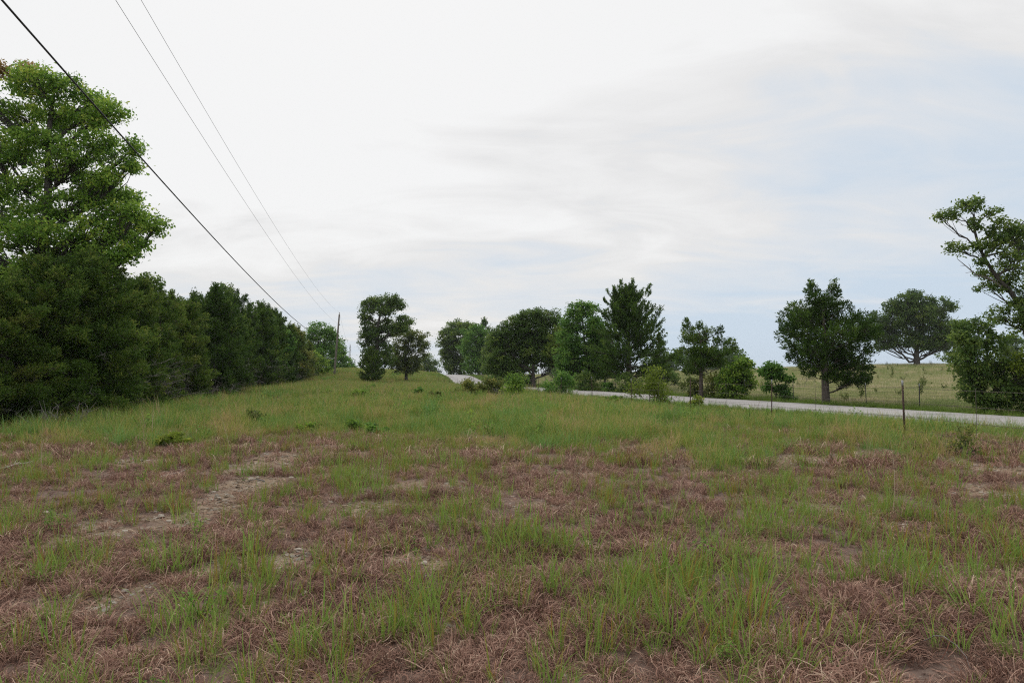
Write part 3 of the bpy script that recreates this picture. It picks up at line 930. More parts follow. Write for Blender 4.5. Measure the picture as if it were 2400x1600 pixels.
# wood beside the far fence
px_broadleaf('field_oak_tree', 41, 1251, 68, [(1250, 880), (1250, 850), (1254, 800), (1258, 760)], 0.23,
    [(1240, 742, 26, 14), (1262, 738, 24, 13), (1290, 744, 26, 16), (1207, 760, 26, 18), (1183, 784, 22, 22), (1249, 775, 36, 24), (1284, 782, 32, 28), (1215, 800, 32, 24),
     (1180, 825, 22, 26), (1255, 820, 36, 24), (1300, 815, 26, 26), (1222, 842, 30, 16), (1275, 842, 30, 14), (1190, 860, 22, 20), (1160, 850, 22, 26), (1165, 800, 18, 22), (1230, 800, 30, 24, 1.5), (1270, 800, 34, 26, 1.5), (1310, 850, 26, 24, 1.0)],
    'wide oak with a flat rounded crown and one thin leaning trunk', 'oak_mid', 0.2, 0.56, 20, dens=1.35)
px_broadleaf('field_ash_tree', 42, 1384, 57, [(1382, 890), (1375, 840), (1368, 780), (1364, 735)], 0.16,
    [(1345, 727, 16, 14), (1365, 722, 14, 12), (1384, 727, 17, 16), (1340, 756, 22, 18), (1372, 760, 24, 22), (1400, 768, 18, 22), (1338, 795, 26, 24), (1378, 805, 30, 26),
     (1352, 838, 34, 24), (1392, 845, 30, 26), (1370, 872, 36, 20), (1330, 835, 26, 26), (1412, 800, 16, 22), (1412, 850, 18, 24), (1335, 875, 26, 18)],
    'upright light green tree with an airy top beside the large cedar', 'green_leaf', 0.18, 0.5, 20, dens=1.3, bias=0.12)
px_broadleaf('field_shrub_tree', 43, 1172, 84, [(1172, 890), (1173, 870)], 0.08,
    [(1165, 868, 14, 16), (1185, 872, 16, 18), (1175, 888, 24, 12)],
    'low bright green bush under the wide oak at the road edge', 'green_leaf', 0.2, 0.55, 18, cat='bush')

px_broadleaf('infill_tree', 44, 1166, 108, [(1166, 870), (1167, 830), (1166, 800)], 0.2,
    [(1160, 790, 18, 18), (1176, 805, 20, 20), (1152, 820, 18, 20), (1170, 840, 26, 20), (1150, 855, 20, 18), (1180, 865, 22, 16)],
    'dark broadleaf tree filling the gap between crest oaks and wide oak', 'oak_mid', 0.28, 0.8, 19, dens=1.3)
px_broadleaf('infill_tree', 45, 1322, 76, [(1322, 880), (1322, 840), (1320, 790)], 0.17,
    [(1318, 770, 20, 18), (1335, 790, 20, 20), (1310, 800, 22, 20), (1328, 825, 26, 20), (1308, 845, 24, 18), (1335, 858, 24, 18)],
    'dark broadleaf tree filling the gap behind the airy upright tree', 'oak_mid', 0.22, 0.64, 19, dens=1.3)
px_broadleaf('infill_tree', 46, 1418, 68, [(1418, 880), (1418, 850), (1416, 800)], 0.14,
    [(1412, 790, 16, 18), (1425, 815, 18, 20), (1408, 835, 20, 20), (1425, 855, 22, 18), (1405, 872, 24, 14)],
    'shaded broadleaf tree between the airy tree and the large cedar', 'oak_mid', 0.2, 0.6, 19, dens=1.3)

# trees on the pasture hill
px_broadleaf('pasture_oak_tree', 51, 2150, 125, [(2149, 835), (2148, 810), (2146, 770), (2146, 730)], 0.62,
    [(2146, 690, 17, 9), (2112, 708, 26, 16), (2128, 722, 28, 18), (2172, 706, 24, 14), (2160, 735, 30, 20), (2212, 718, 24, 16), (2198, 742, 30, 18), (2068, 750, 22, 17), (2095, 745, 28, 20),
     (2132, 768, 40, 24), (2185, 778, 36, 22), (2080, 785, 28, 16), (2110, 800, 30, 15), (2160, 805, 36, 15), (2205, 806, 28, 16), (2225, 770, 22, 18), (2070, 812, 16, 8), (2056, 778, 16, 16), (2090, 720, 22, 14), (2236, 790, 18, 18), (2140, 740, 34, 22)],
    'big domed oak with a stout trunk alone on the pasture hill', 'oak_mid', 0.34, 0.95, 19, dens=1.25)
px_broadleaf('pasture_oak_tree', 52, 2236, 138, [(2235, 835), (2236, 805), (2240, 780)], 0.4,
    [(2238, 765, 22, 16), (2262, 780, 20, 18), (2228, 795, 26, 18), (2255, 805, 28, 18), (2218, 834, 24, 10), (2248, 832, 24, 10)],
    'smaller oak just behind the domed oak on the pasture hill', 'oak_mid', 0.38, 1.0, 16)
px_broadleaf('far_tree', 53, 2372, 165, [(2372, 840), (2372, 815)], 0.4,
    [(2365, 800, 20, 14), (2388, 808, 22, 18), (2350, 822, 18, 16), (2376, 832, 28, 14)],
    'hazy distant tree on the hill behind the roadside thicket', 'oak_mid', 0.5, 1.3, 14, twig=False)

# the tall ragged tree and thicket at the roadside
tall = px_broadleaf('ragged_tree', 61, 2436, 26.5, [(2430, 880), (2412, 790), (2394, 725), (2370, 682), (2340, 655), (2312, 600), (2292, 545), (2288, 500)], 0.16,
    [(2262, 482, 24, 15), (2292, 478, 18, 14), (2235, 500, 18, 11), (2212, 510, 18, 9), (2327, 496, 14, 9), (2290, 520, 18, 14), (2335, 535, 32, 18), (2378, 545, 26, 18), (2320, 565, 22, 14),
     (2251, 580, 18, 11), (2284, 578, 15, 10), (2352, 612, 34, 20), (2318, 640, 18, 14), (2385, 640, 26, 22), (2327, 672, 20, 10), (2360, 665, 24, 14), (2377, 712, 18, 16), (2398, 760, 20, 18),
     (2395, 690, 22, 22), (2350, 735, 26, 18), (2390, 735, 26, 24), (2300, 610, 16, 12), (2345, 570, 26, 16), (2440, 560, 40, 34), (2445, 650, 40, 40), (2440, 740, 34, 34), (2470, 480, 40, 30)],
    'tall ragged tree with sparse leaning limbs above the roadside thicket', 'oak_mid', 0.11, 0.30, 15, dens=0.9, dj=0.9, bias=0.1)
tb = base(2436, 26.5)
db = MB()
rng = np.random.default_rng(62)
p = [at(x, y, 26.5) - tb for x, y in [(2346, 672), (2318, 652), (2290, 644), (2266, 625), (2243, 606)]]
db.tube(catmull([tuple(q) for q in p], 4), np.linspace(0.05, 0.008, 17), 5)
for (x0, y0, x1, y1) in [(2300, 648, 2276, 648), (2280, 636, 2262, 640), (2318, 652, 2296, 668), (2262, 622, 2250, 622), (2310, 650, 2300, 662), (2276, 632, 2270, 618)]:
    a, c = at(x0, y0, 26.5) - tb, at(x1, y1, 26.5) - tb
    db.tube(bez(a, (a + c) / 2 + rng.normal(0, 0.05, 3), c, 4), np.linspace(0.014, 0.004, 4), 4)
link('dead_branch', db.mesh('dead_branch', [M['dead_wood']], True), tall)
px_broadleaf('roadside_thicket', 63, 2330, 26.0, [(2330, 900), (2322, 840), (2310, 790)], 0.07,
    [(2268, 770, 24, 14), (2300, 762, 22, 13), (2248, 792, 26, 14), (2285, 808, 36, 24), (2330, 800, 26, 20), (2265, 850, 30, 26), (2304, 862, 44, 34), (2285, 905, 36, 26), (2345, 850, 34, 30),
     (2330, 915, 44, 28), (2380, 880, 40, 40), (2385, 935, 40, 26), (2310, 940, 40, 18), (2440, 880, 50, 60)],
    'dense leafy thicket at the roadside below the tall ragged tree', 'oak_mid', 0.12, 0.34, 20, dens=1.0, bias=0.12, cat='bush',
    extra_lobs=[(2362, 835, 20, 16, -1.0), (2378, 862, 22, 20, -1.0), (2395, 840, 18, 22, -1.0), (2345, 862, 12, 14, -1.0)], extra_mat='lime_leaf')
px_broadleaf('bushy_sapling', 64, 1727, 38.5, [(1727, 910), (1728, 870)], 0.06,
    [(1730, 858, 22, 16), (1712, 872, 22, 18), (1745, 875, 20, 18), (1700, 895, 20, 16), (1730, 895, 28, 20), (1752, 898, 16, 14), (1718, 918, 30, 14)],
    'round bright green bush beside the small cedar at the far fence', 'bright_leaf', 0.15, 0.36, 20, cat='bush')
px_broadleaf('young_tree', 65, 1816, 36.5, [(1817, 910), (1815, 885), (1813, 865)], 0.045,
    [(1808, 860, 14, 10), (1824, 864, 14, 10), (1796, 874, 13, 8), (1815, 878, 18, 8), (1842, 884, 11, 5), (1798, 906, 9, 8), (1832, 912, 10, 9), (1840, 928, 9, 6)],
    'young leafy tree with a thin stem between the bush and the big cedar', 'green_leaf', 0.16, 0.34, 19, cat='tree')

# ------------------------------------------------------------------ cedars of the open field
def px_cedar(name, seed, px, D, top_y, prof_px, label, **kw):
    rng = np.random.default_rng(seed)
    b = base(px, D)
    H = at(px, top_y, D)[2] - b[2]
    prof = [(h, r * D / F) for h, r in prof_px]
    W, Lf, Dw = make_cedar(rng, H, prof, **kw)
    return build_tree(name, b, W, Lf, label, 'tree', 'cedar', 'cedar_bark', None, Dw, part='foliage')


def lobe_cedar(name, seed, px, D, trunk_px, r0, lobs, label, **kw):
    rng = np.random.default_rng(seed)
    b = base(px, D)
    tk = [np.zeros(3)] + [at(x, y, D) - b for x, y in trunk_px]
    fr = px_lobes(b, D, lobs, rng, 0.9)
    bk = px_lobes(b, D, [(l[0] + rng.uniform(-6, 6), l[1], l[2], l[3]) for l in lobs if l[2] > 20], rng, 1.0)
    bk = [(c + np.array([0, rng.choice([-1, 1]) * r[0] * rng.uniform(0.8, 1.5), 0]), r) for c, r in bk]
    W, Lf, Dw = make_lobed_cedar(rng, tk, r0, fr + bk, **kw)
    return build_tree(name, b, W, Lf, label, 'tree', 'cedar', 'cedar_bark', None, Dw, part='foliage')


px_cedar('large_cedar_tree', 71, 1475, 52, 682, [(0, 60), (0.12, 98), (0.28, 112), (0.42, 92), (0.58, 66), (0.75, 42), (0.9, 20), (1, 4)],
         'large pointed dark cedar with a thick visible trunk across the road', nb=190, tuft=0.34, per=15, blade=0.19, bw=0.058, bare=0.12, r0=0.22, gap=0.04, tops=2)
px_cedar('narrow_cedar_tree', 72, 1545, 55, 790, [(0, 20), (0.15, 34), (0.4, 28), (0.7, 14), (1, 3)],
         'smaller narrow cedar touching the right of the large pointed cedar', nb=75, tuft=0.32, per=12, blade=0.2, bw=0.06, bare=0.08)
lobe_cedar('small_cedar_tree', 73, 1643, 40, [(1643, 880), (1643, 840), (1642, 800), (1636, 765)], 0.13,
    [(1608, 757, 6, 11), (1613, 776, 14, 11), (1639, 765, 7, 11), (1661, 776, 12, 11), (1685, 776, 8, 10), (1608, 795, 18, 10), (1645, 795, 22, 13), (1685, 800, 18, 10), (1714, 805, 12, 9), (1719, 818, 11, 6),
     (1601, 824, 20, 9), (1640, 824, 26, 12), (1680, 827, 22, 10), (1592, 844, 9, 6), (1625, 851, 22, 10), (1664, 848, 24, 10), (1695, 853, 12, 9), (1618, 870, 20, 6), (1644, 868, 16, 7)],
    'small open cedar with spreading spiky branches by the round bush', tuft=0.25, per=15, blade=0.16, bw=0.046, dens=1.25, dead=5)
lobe_cedar('broad_cedar_tree', 74, 1935, 32.7, [(1934, 900), (1932, 850), (1932, 790), (1926, 730), (1908, 690)], 0.2,
    [(1903, 669, 5, 10), (1954, 666, 4, 12), (1897, 684, 9, 9), (1962, 690, 9, 9), (1903, 680, 11, 12), (1954, 680, 8, 14), (1908, 703, 25, 15), (1957, 708, 25, 13), (1874, 720, 20, 15), (1928, 727, 32, 18), (1976, 722, 18, 12), (1856, 744, 22, 16), (1899, 749, 36, 20), (1952, 749, 36, 20), (2003, 747, 23, 15),
     (1840, 776, 17, 18), (1879, 780, 34, 22), (1933, 785, 40, 24), (1988, 780, 38, 22), (2032, 780, 22, 20), (1846, 813, 18, 12), (1887, 817, 34, 19), (1940, 822, 40, 22), (1996, 822, 40, 22), (2037, 817, 16, 17),
     (1863, 836, 20, 11), (1904, 850, 32, 14), (1964, 855, 36, 17), (2018, 855, 28, 17), (1952, 880, 28, 9), (1991, 888, 32, 11), (1900, 875, 20, 6), (2035, 873, 14, 9), (1975, 904, 11, 5)],
    'broad dark cedar with twin tips and a bare lower trunk beside the road', tuft=0.24, per=18, blade=0.14, bw=0.042, dens=1.0, dead=4)
px_cedar('crest_cedar_tree', 75, 1134, 142, 752, [(0, 20), (0.2, 32), (0.5, 26), (0.8, 14), (1, 2)],
         'tall cedar tip poking out above the crest oaks', nb=70, tuft=0.7, per=10, blade=0.42, bw=0.13, dead=0)
px_cedar('spreading_cedar_tree', 76, 1310, 63, 778, [(0, 30), (0.3, 40), (0.6, 32), (0.85, 16), (1, 3)],
         'dark cedar with bare brown lower limbs between wide oak and airy tree', nb=60, tuft=0.36, per=12, blade=0.22, bw=0.065, bare=0.42, dead=34)
px_cedar('bushy_cedar', 77, 872, 86, 838, [(0, 22), (0.2, 30), (0.5, 28), (0.8, 20), (1, 6)],
         'dark bushy cedar wrapped round the foot of the lone tall oak', nb=80, tuft=0.45, per=13, blade=0.27, bw=0.085, bare=0.02, dead=0)

# ------------------------------------------------------------------ the wood along the utility line
rng = np.random.default_rng(100)
WG = 'cedars in the dense wood along the utility line'
WL = 'dark cedar in the dense wood along the utility line'
protos = []
for i, (H, prof, nl, kw) in enumerate([
        (6.0, [(0, 1.3), (0.1, 1.75), (0.3, 1.7), (0.6, 1.35), (0.85, 0.7), (1, 0.15)], 62, dict(tuft=0.2, per=15, blade=0.12, bw=0.036, dead=14, dens=0.95)),
        (6.2, [(0, 1.1), (0.12, 1.55), (0.35, 1.5), (0.6, 1.4), (0.82, 0.85), (1, 0.2)], 58, dict(tuft=0.21, per=15, blade=0.125, bw=0.038, dead=18, dens=0.9)),
        (6.0, [(0, 0.8), (0.2, 1.35), (0.45, 1.25), (0.7, 0.85), (0.9, 0.4), (1, 0.1)], 44, dict(tuft=0.23, per=14, blade=0.135, bw=0.042, dead=26, dens=0.65)),
        (6.4, [(0, 0.9), (0.2, 1.45), (0.4, 1.4), (0.65, 1.3), (0.88, 0.75), (1, 0.2)], 44, dict(tuft=0.26, per=14, blade=0.16, bw=0.052, dead=16, dens=0.9)),
        (6.0, [(0, 1.0), (0.15, 1.4), (0.4, 1.25), (0.7, 0.85), (0.9, 0.4), (1, 0.1)], 38, dict(tuft=0.29, per=13, blade=0.19, bw=0.062, dead=10, dens=0.9))]):
    protos.append((H, prof, nl, kw))
made = {}


def wood_cedar(kind, loc, H, rz=None, w=1.0, label=None):
    rz = rng.uniform(0, 6.28) if rz is None else rz
    h0, prof, nl, kw = protos[kind]
    s = H / h0
    if kind not in made:
        r2 = np.random.default_rng(200 + kind)
        tk = [np.array([0.06 * math.sin(3 * q + kind), 0.06 * math.cos(2 * q), q * h0 * 0.97]) for q in (0, 0.2, 0.4, 0.6, 0.8, 1.0)]
        tk[0] = np.zeros(3)
        W, Lf, Dw = make_lobed_cedar(r2, tk, 0.12, random_cedar_lobes(r2, h0, prof, nl), **kw)
        r = build_tree('cedar_tree', loc, W, Lf, WL, 'tree', 'cedar', 'cedar_bark', WG, Dw, part='foliage')
        r.rotation_euler = (0, 0, rz); r.scale = (s * w, s * w, s)
        r['label'] = label or WL
        made[kind] = r
        return r
    r = copy_tree(made[kind], loc, rz, (s * w, s * w, s))
    r['label'] = label or WL
    return r


def gz(x, y):
    return float(height(x, y)) - 0.04


# front row: (photo x of the trunk, distance, top y in the photograph, kind, width)
front = [(-150, 16.5, 640, 0, 1.15), (20, 19.3, 655, 0, 1.2), (105, 20.6, 600, 1, 1.15), (205, 22.0, 588, 0, 1.1), (268, 24.5, 610, 2, 1.05), (322, 27.0, 655, 1, 0.95),
         (372, 29.5, 668, 2, 0.9), (398, 32.5, 690, 3, 0.85), (440, 34.5, 708, 1, 0.95), (452, 38.5, 684, 2, 1.0), (498, 40.5, 672, 1, 1.0), (520, 44.0, 700, 3, 0.95), (538, 46.5, 676, 3, 1.0),
         (572, 50.0, 745, 4, 0.9), (580, 54.0, 708, 2, 1.0), (615, 56.5, 712, 3, 1.0), (628, 61.0, 728, 4, 1.0), (645, 65.5, 735, 3, 1.0), (662, 70.0, 765, 4, 1.0), (678, 75.0, 760, 4, 1.05),
         (692, 81.0, 770, 3, 1.0), (706, 87.0, 790, 4, 1.1), (722, 93.0, 800, 4, 1.1)]
FL = {20: 'wide cedar hiding the foot of the tall oak trunk', 105: 'cedar rising behind the broken grey stump', 205: 'tall cedar directly beneath the lowest oak limbs',
      268: 'cedar standing behind the tangle of thin dead stems', 322: 'cedar with the fan of bare grey branches at its foot', 372: 'slim cedar beside the fallen pale logs',
      440: 'cedar behind the grey brush pile', 520: 'cedar standing behind the tan dry brush pile', 628: 'cedar behind the brown dead brush far along the wood', 722: 'last cedar of the wood before the leaning pole'}
for px, D, ty, kd, w in front:
    bpt = base(px, D)
    H = at(px, ty, D)[2] - bpt[2]
    wood_cedar(kd, tuple(bpt - np.array([0, 0, 0.02])), H, w=w * 6.0 / H if H > 6.6 else w, label=FL.get(px))
# rows deeper in the wood
for row, off in ((1, 2.2), (2, 4.6), (3, 7.2)):
    D = 14.0 + row
    while D < 100:
        x = -9.8 - 0.2 * D - off - rng.uniform(-0.5, 0.5) - 1.2
        sky_y = np.interp(1200 + x / D * F, [0, 300, 420, 500, 560, 620, 700, 760, 800], [590, 640, 700, 690, 715, 722, 772, 790, 800])
        H = (868 - sky_y) / F * D + EYE + 0.1 - rng.uniform(0.0, 1.3)
        H = min(max(H, 3.5), 8.5)
        kd = int(rng.integers(2, 5)) if D > 40 else int(rng.integers(0, 4))
        wood_cedar(kd, (x, D, gz(x, D)), H, w=min(1.1, 6.6 / H))
        D += rng.uniform(2.3, 3.2) * (1 + D / 90)
# broadleaf trees mixed in among the cedars
for i, (px, D, ty, w, mt, lb) in enumerate([
        (345, 33.0, 640, 46, 'oak_mid', 'dark broadleaf tree rising behind the fan of bare grey branches'),
        (420, 37.0, 705, 40, 'olive_leaf', 'olive broadleaf tree among the cedars behind the grey brush pile'),
        (512, 45.0, 668, 46, 'oak_mid', 'feathery dark broadleaf tree topping the wood behind the brush piles'),
        (600, 58.0, 712, 40, 'oak_mid', 'round dark broadleaf tree in the wood beyond the tan brush'),
        (655, 70.0, 748, 34, 'green_leaf', 'green broadleaf tree in the wood behind the brown dead brush'),
        (690, 80.0, 762, 30, 'olive_leaf', 'olive broadleaf tree in the wood near the leaning pole')]):
    r2 = np.random.default_rng(150 + i)
    lo = []
    for q in range(13):
        f = (q + r2.random()) / 13
        lo.append((px + r2.uniform(-1, 1) * w * (1.0 - 0.45 * f), 880 - (880 - ty - 12) * (0.12 + 0.88 * f), w * r2.uniform(0.36, 0.5), w * r2.uniform(0.28, 0.4)))
    px_broadleaf('wood_tree', 160 + i, px, D, [(px, 860), (px + 4, 810), (px - 2, (ty + 800) / 2), (px, ty + 14)], 0.14, lo, lb, mt, 0.11 + 0.0018 * D, 0.36 + 0.004 * D, 18, dens=1.0)
# broadleaf trees where the wood nears the first pole
px_broadleaf('wood_edge_tree', 111, 745, 108, [(745, 860), (746, 830), (746, 790)], 0.3,
    [(748, 770, 22, 13), (770, 782, 18, 14), (728, 785, 20, 14), (750, 800, 30, 20), (778, 805, 18, 20), (735, 825, 26, 20), (765, 835, 26, 22), (750, 856, 34, 16)],
    'rounded green broadleaf tree behind the leaning pole', 'green_leaf', 0.3, 0.85, 17, dens=1.05)
px_broadleaf('wood_edge_tree', 112, 790, 135, [(790, 868), (790, 840), (790, 815)], 0.3,
    [(788, 805, 16, 18), (798, 830, 13, 20), (785, 840, 20, 20), (805, 855, 12, 16), (792, 866, 24, 10)],
    'green broadleaf tree at the end of the wood by the second pole', 'green_leaf', 0.35, 1.0, 17, dens=1.05)
px_broadleaf('wood_edge_tree', 113, 816, 175, [(816, 872), (817, 855)], 0.25,
    [(815, 850, 10, 12), (822, 862, 11, 10), (812, 866, 14, 9)],
    'last small green tree of the wood between second and third pole', 'green_leaf', 0.45, 1.2, 16, twig=False)
px_broadleaf('wood_edge_sapling', 114, 700, 84, [(700, 870), (702, 845)], 0.09,
    [(700, 835, 20, 16), (718, 850, 20, 16), (690, 858, 20, 16), (708, 872, 26, 14)],
    'pale olive sapling at the wood edge just before the leaning pole', 'olive_leaf', 0.25, 0.7, 17)
px_broadleaf('wood_edge_sapling', 115, 738, 97, [(738, 875), (738, 855)], 0.1,
    [(735, 845, 18, 16), (752, 858, 18, 14), (728, 866, 20, 14)],
    'bright green sapling at the wood edge beside the leaning pole', 'bright_leaf', 0.25, 0.7, 17)

# far-off wood on the skyline beyond the pasture
rng = np.random.default_rng(120)
FW = MB()
for k in range(34):
    t = rng.random()
    x = 50 + 30 * t; y = 232 + 18 * rng.random()
    zb = float(height(x, y))
    c = np.array([x, y, zb + rng.uniform(2.5, 7.5)])
    n = 170
    u = unit(rng.normal(size=(n, 3))) * (rng.random(n) ** 0.4)[:, None] * np.array([4.2, 4.2, 3.8])
    leaves(FW, c + u, rng.normal(size=(n, 3)), rng.normal(size=(n, 3)) + np.array([0, 0, 1.0]), rng.uniform(0.7, 1.4, n), rng.uniform(0.5, 0.9, n), np.clip(rng.normal(0.4, 0.15, n), 0, 1))
for k in range(14):
    x = 50 + 30 * rng.random(); y = 234 + 14 * rng.random()
    zb = float(height(x, y))
    FW.tube([(x, y, zb - 0.3), (x, y, zb + 4)], [0.3, 0.15], 5)
tag(link('far_wood', FW.mesh('far_wood', [M['oak_mid']])), 'hazy far wood on the skyline beyond the dry pasture', 'wood', kind='stuff')

# ------------------------------------------------------------------ utility poles and lines
M['porcelain'] = mat_solid('porcelain', [(0.3, (0.25, 0.2, 0.17)), (0.7, (0.4, 0.36, 0.32))], 3, 0.3, bump=0)
M['galv'] = mat_solid('galvanised', [(0.3, (0.3, 0.3, 0.3)), (0.7, (0.45, 0.45, 0.45))], 12, 0.5, bump=0, metallic=0.6)
M['cable'] = mat_solid('cable_sheath', [(0.3, (0.02, 0.02, 0.022)), (0.7, (0.05, 0.05, 0.055))], 4, 0.6, bump=0)
M['wire'] = mat_solid('conductor', [(0.3, (0.16, 0.16, 0.17)), (0.7, (0.26, 0.26, 0.27))], 4, 0.5, bump=0, metallic=0.4)
pole_xy = [(-5.2, -2.0), (at(783, 880, 101)[0], 101.0), (at(819, 880, 203)[0], 203.0), (at(831.5, 880, 305)[0], 305.0)]
pole_H = [11.1, 9.2, 9.2, 9.2]
pole_lean = [(0.0, 0), (0.66, 0.1), (0.12, 0), (0.0, 0)]
pole_lab = ['weathered wooden utility pole carrying the near end of the thick cable', 'weathered wooden utility pole leaning towards the road by the wood edge',
            'thin upright utility pole between the leaning pole and the farthest pole', 'farthest utility pole, standing beyond the grassy mound']
heads = []
for i, ((x, y), H, ln, lb) in enumerate(zip(pole_xy, pole_H, pole_lean, pole_lab)):
    z = float(height(x, y)) - 0.05
    r = root('utility_pole', (x, y, z), lb, 'pole', 'utility poles along the wood')
    tip = np.array([ln[0], ln[1], H])
    mb = MB()
    mb.tube([(0, 0, -0.3), tip * 0.25, tip * 0.5, tip * 0.75, tip * 0.99, tip], [0.165, 0.155, 0.14, 0.125, 0.112, 0.09], 8)
    link('shaft', mb.mesh('shaft', [M['pole_wood']], True), r)
    mb = MB()
    mb.tube([tip + [0, 0, -0.25], tip + [0, 0, 0.18]], [0.02, 0.02], 6)
    mb.tube([tip + [0, 0, 0.1], tip + [0, 0, 0.14], tip + [0, 0, 0.2], tip + [0, 0, 0.28]], [0.03, 0.07, 0.06, 0.035], 8)
    link('insulator', mb.mesh('insulator', [M['porcelain']], True), r)
    mb = MB()
    nq = tip * (0.83 if i else 0.918)
    mb.box(nq + [0.17, 0, 0], (0.14, 0.06, 0.16))
    mb.tube([nq + [0.2, 0, -0.1], nq + [0.2, 0, 0.1]], [0.035, 0.035], 8)
    link('neutral_bracket', mb.mesh('neutral_bracket', [M['galv']]), r)
    mb = MB()
    cq = tip * (0.565 if i else 0.713)
    mb.box(cq + [0.16, 0, 0], (0.1, 0.05, 0.12))
    link('cable_clamp', mb.mesh('cable_clamp', [M['galv']]), r)
    o = np.array([x, y, z])
    heads.append((o + tip + [0, 0, 0.26], o + nq + [0.23, 0, 0], o + cq + [0.2, 0, 0]))


def span(name, a, b, sag, r, mat, label, cat, sides=5):
    t = np.linspace(0, 1, 60)
    p = a[None, :] * (1 - t)[:, None] + b[None, :] * t[:, None]
    p[:, 2] -= 4 * sag * t * (1 - t)
    mb = MB(); mb.tube(p, np.full(60, r), sides)
    tag(link(name, mb.mesh(name, [M[mat]], True)), label, cat)


span('communication_cable', heads[0][2], heads[1][2], 2.0, 0.0175, 'cable', 'thick black sagging cable strung to the leaning pole', 'cable', 6)
span('power_wire', heads[0][1], heads[1][1], 1.55, 0.0055, 'wire', 'thin grey wire hanging just below the topmost wire', 'wire')
span('power_wire', heads[0][0], heads[1][0], 1.6, 0.0055, 'wire', 'topmost thin grey wire running to the tip of the leaning pole', 'wire')
for i in (1, 2):
    nm = ('leaning pole and the thin upright pole', 'thin upright pole and the farthest pole')[i - 1]
    span('communication_cable', heads[i][2], heads[i + 1][2], 1.6, 0.016, 'cable', 'cable hanging between the ' + nm, 'cable')
    span('power_wire', heads[i][0], heads[i + 1][0], 1.4, 0.0075, 'wire', 'top wire between the ' + nm, 'wire')

# ------------------------------------------------------------------ fences
M['post_steel'] = mat_solid('rusty_post', [(0.3, (0.035, 0.024, 0.02)), (0.5, (0.07, 0.043, 0.034)), (0.7, (0.115, 0.075, 0.058))], 14, 0.8, bump=0.3)
M['post_dark'] = mat_solid('dark_post', [(0.3, (0.035, 0.037, 0.035)), (0.7, (0.085, 0.08, 0.075))], 14, 0.8, bump=0.3)
M['post_tip'] = mat_solid('white_post_tip', [(0.3, (0.26, 0.26, 0.27)), (0.7, (0.45, 0.46, 0.47))], 14, 0.6, bump=0)
M['rust_wire'] = mat_solid('rusty_wire', [(0.3, (0.05, 0.04, 0.035)), (0.7, (0.14, 0.115, 0.10))], 10, 0.7, bump=0)


def tpost_mesh(h, mat, tip=False, z0=-0.25):
    mb = MB()
    f, w, s = 0.030, 0.006, 0.030
    zc = (z0 + h) / 2; hh = h - z0
    mb.box((0, 0, zc), (f, w, hh))
    mb.box((0, s / 2 + w / 2, zc), (w, s, hh))
    if not tip:
        z = 0.08
        while z < h - 0.05:
            mb.box((0, -w / 2 - 0.004, z), (0.016, 0.008, 0.02)); z += 0.054
    return mb.mesh('post', [M[mat]])


def build_fence(name, pts, heights, wires, label, mat, h=1.25, tipped=(), r=0.0022, barb=0, stays=(), wire_names=None):
    r0 = root(name, (pts[0][0], pts[0][1], float(height(*pts[0]))), label, 'fence')
    o0 = np.array(r0.location)
    pm = tpost_mesh(h, mat); tm = tpost_mesh(0.13, 'post_tip', True, 0.0)
    rg = np.random.default_rng(5)
    base_z = []
    for i, (x, y) in enumerate(pts):
        z = float(height(x, y)); base_z.append(z)
        o = link('post', pm, r0, np.array([x, y, z]) - o0)
        o.rotation_euler = (rg.normal(0, 0.02), rg.normal(0, 0.02), rg.normal(0.3, 0.2))
        if i in tipped:
            tt = link('tip', tm, o, (0, 0, h - 0.115))
            tt.scale = (1.04, 1.06, 1)
    P = np.array([[x, y, z] for (x, y), z in zip(pts, base_z)])
    seg = np.linalg.norm(np.diff(P[:, :2], axis=0), axis=1)
    cum = np.concatenate([[0], np.cumsum(seg)])
    for wi, wh in enumerate(wires):
        s = np.arange(0, cum[-1], 0.5)
        s = np.unique(np.concatenate([s, cum]))
        X = np.stack([np.interp(s, cum, P[:, k]) for k in range(3)], 1)
        fr = np.interp(s, cum, np.arange(len(P))) % 1
        X[:, 2] += wh - 0.06 * fr * (1 - fr) * rg.uniform(0.6, 2.0)
        X[:, 1] -= 0.012
        mb = MB(); mb.tube(X - o0, np.full(len(X), r), 4)
        if barb and (wi in barb):
            sb_ = np.arange(0.05, min(cum[-1], 34), 0.125)
            Xb = np.stack([np.interp(sb_, s, X[:, k]) for k in range(3)], 1) - o0
            for p in Xb:
                d = rg.normal(0, 0.014, 3)
                mb.tube([p - d, p + d], [0.0022, 0.0022], 3, cap=False)
        link('wire', mb.mesh('wire', [M['rust_wire']]), r0)
    for (a, t) in stays:
        p = P[a] * (1 - t) + P[a + 1] * t - o0
        mb = MB(); mb.tube([p + [0, 0, 0.05], p + [0.01, -0.012, max(wires) * 0.6], p + [0, -0.012, max(wires) + 0.03]], [0.004] * 3, 4)
        link('wire_stay', mb.mesh('wire_stay', [M['rust_wire']]), r0)
    return r0


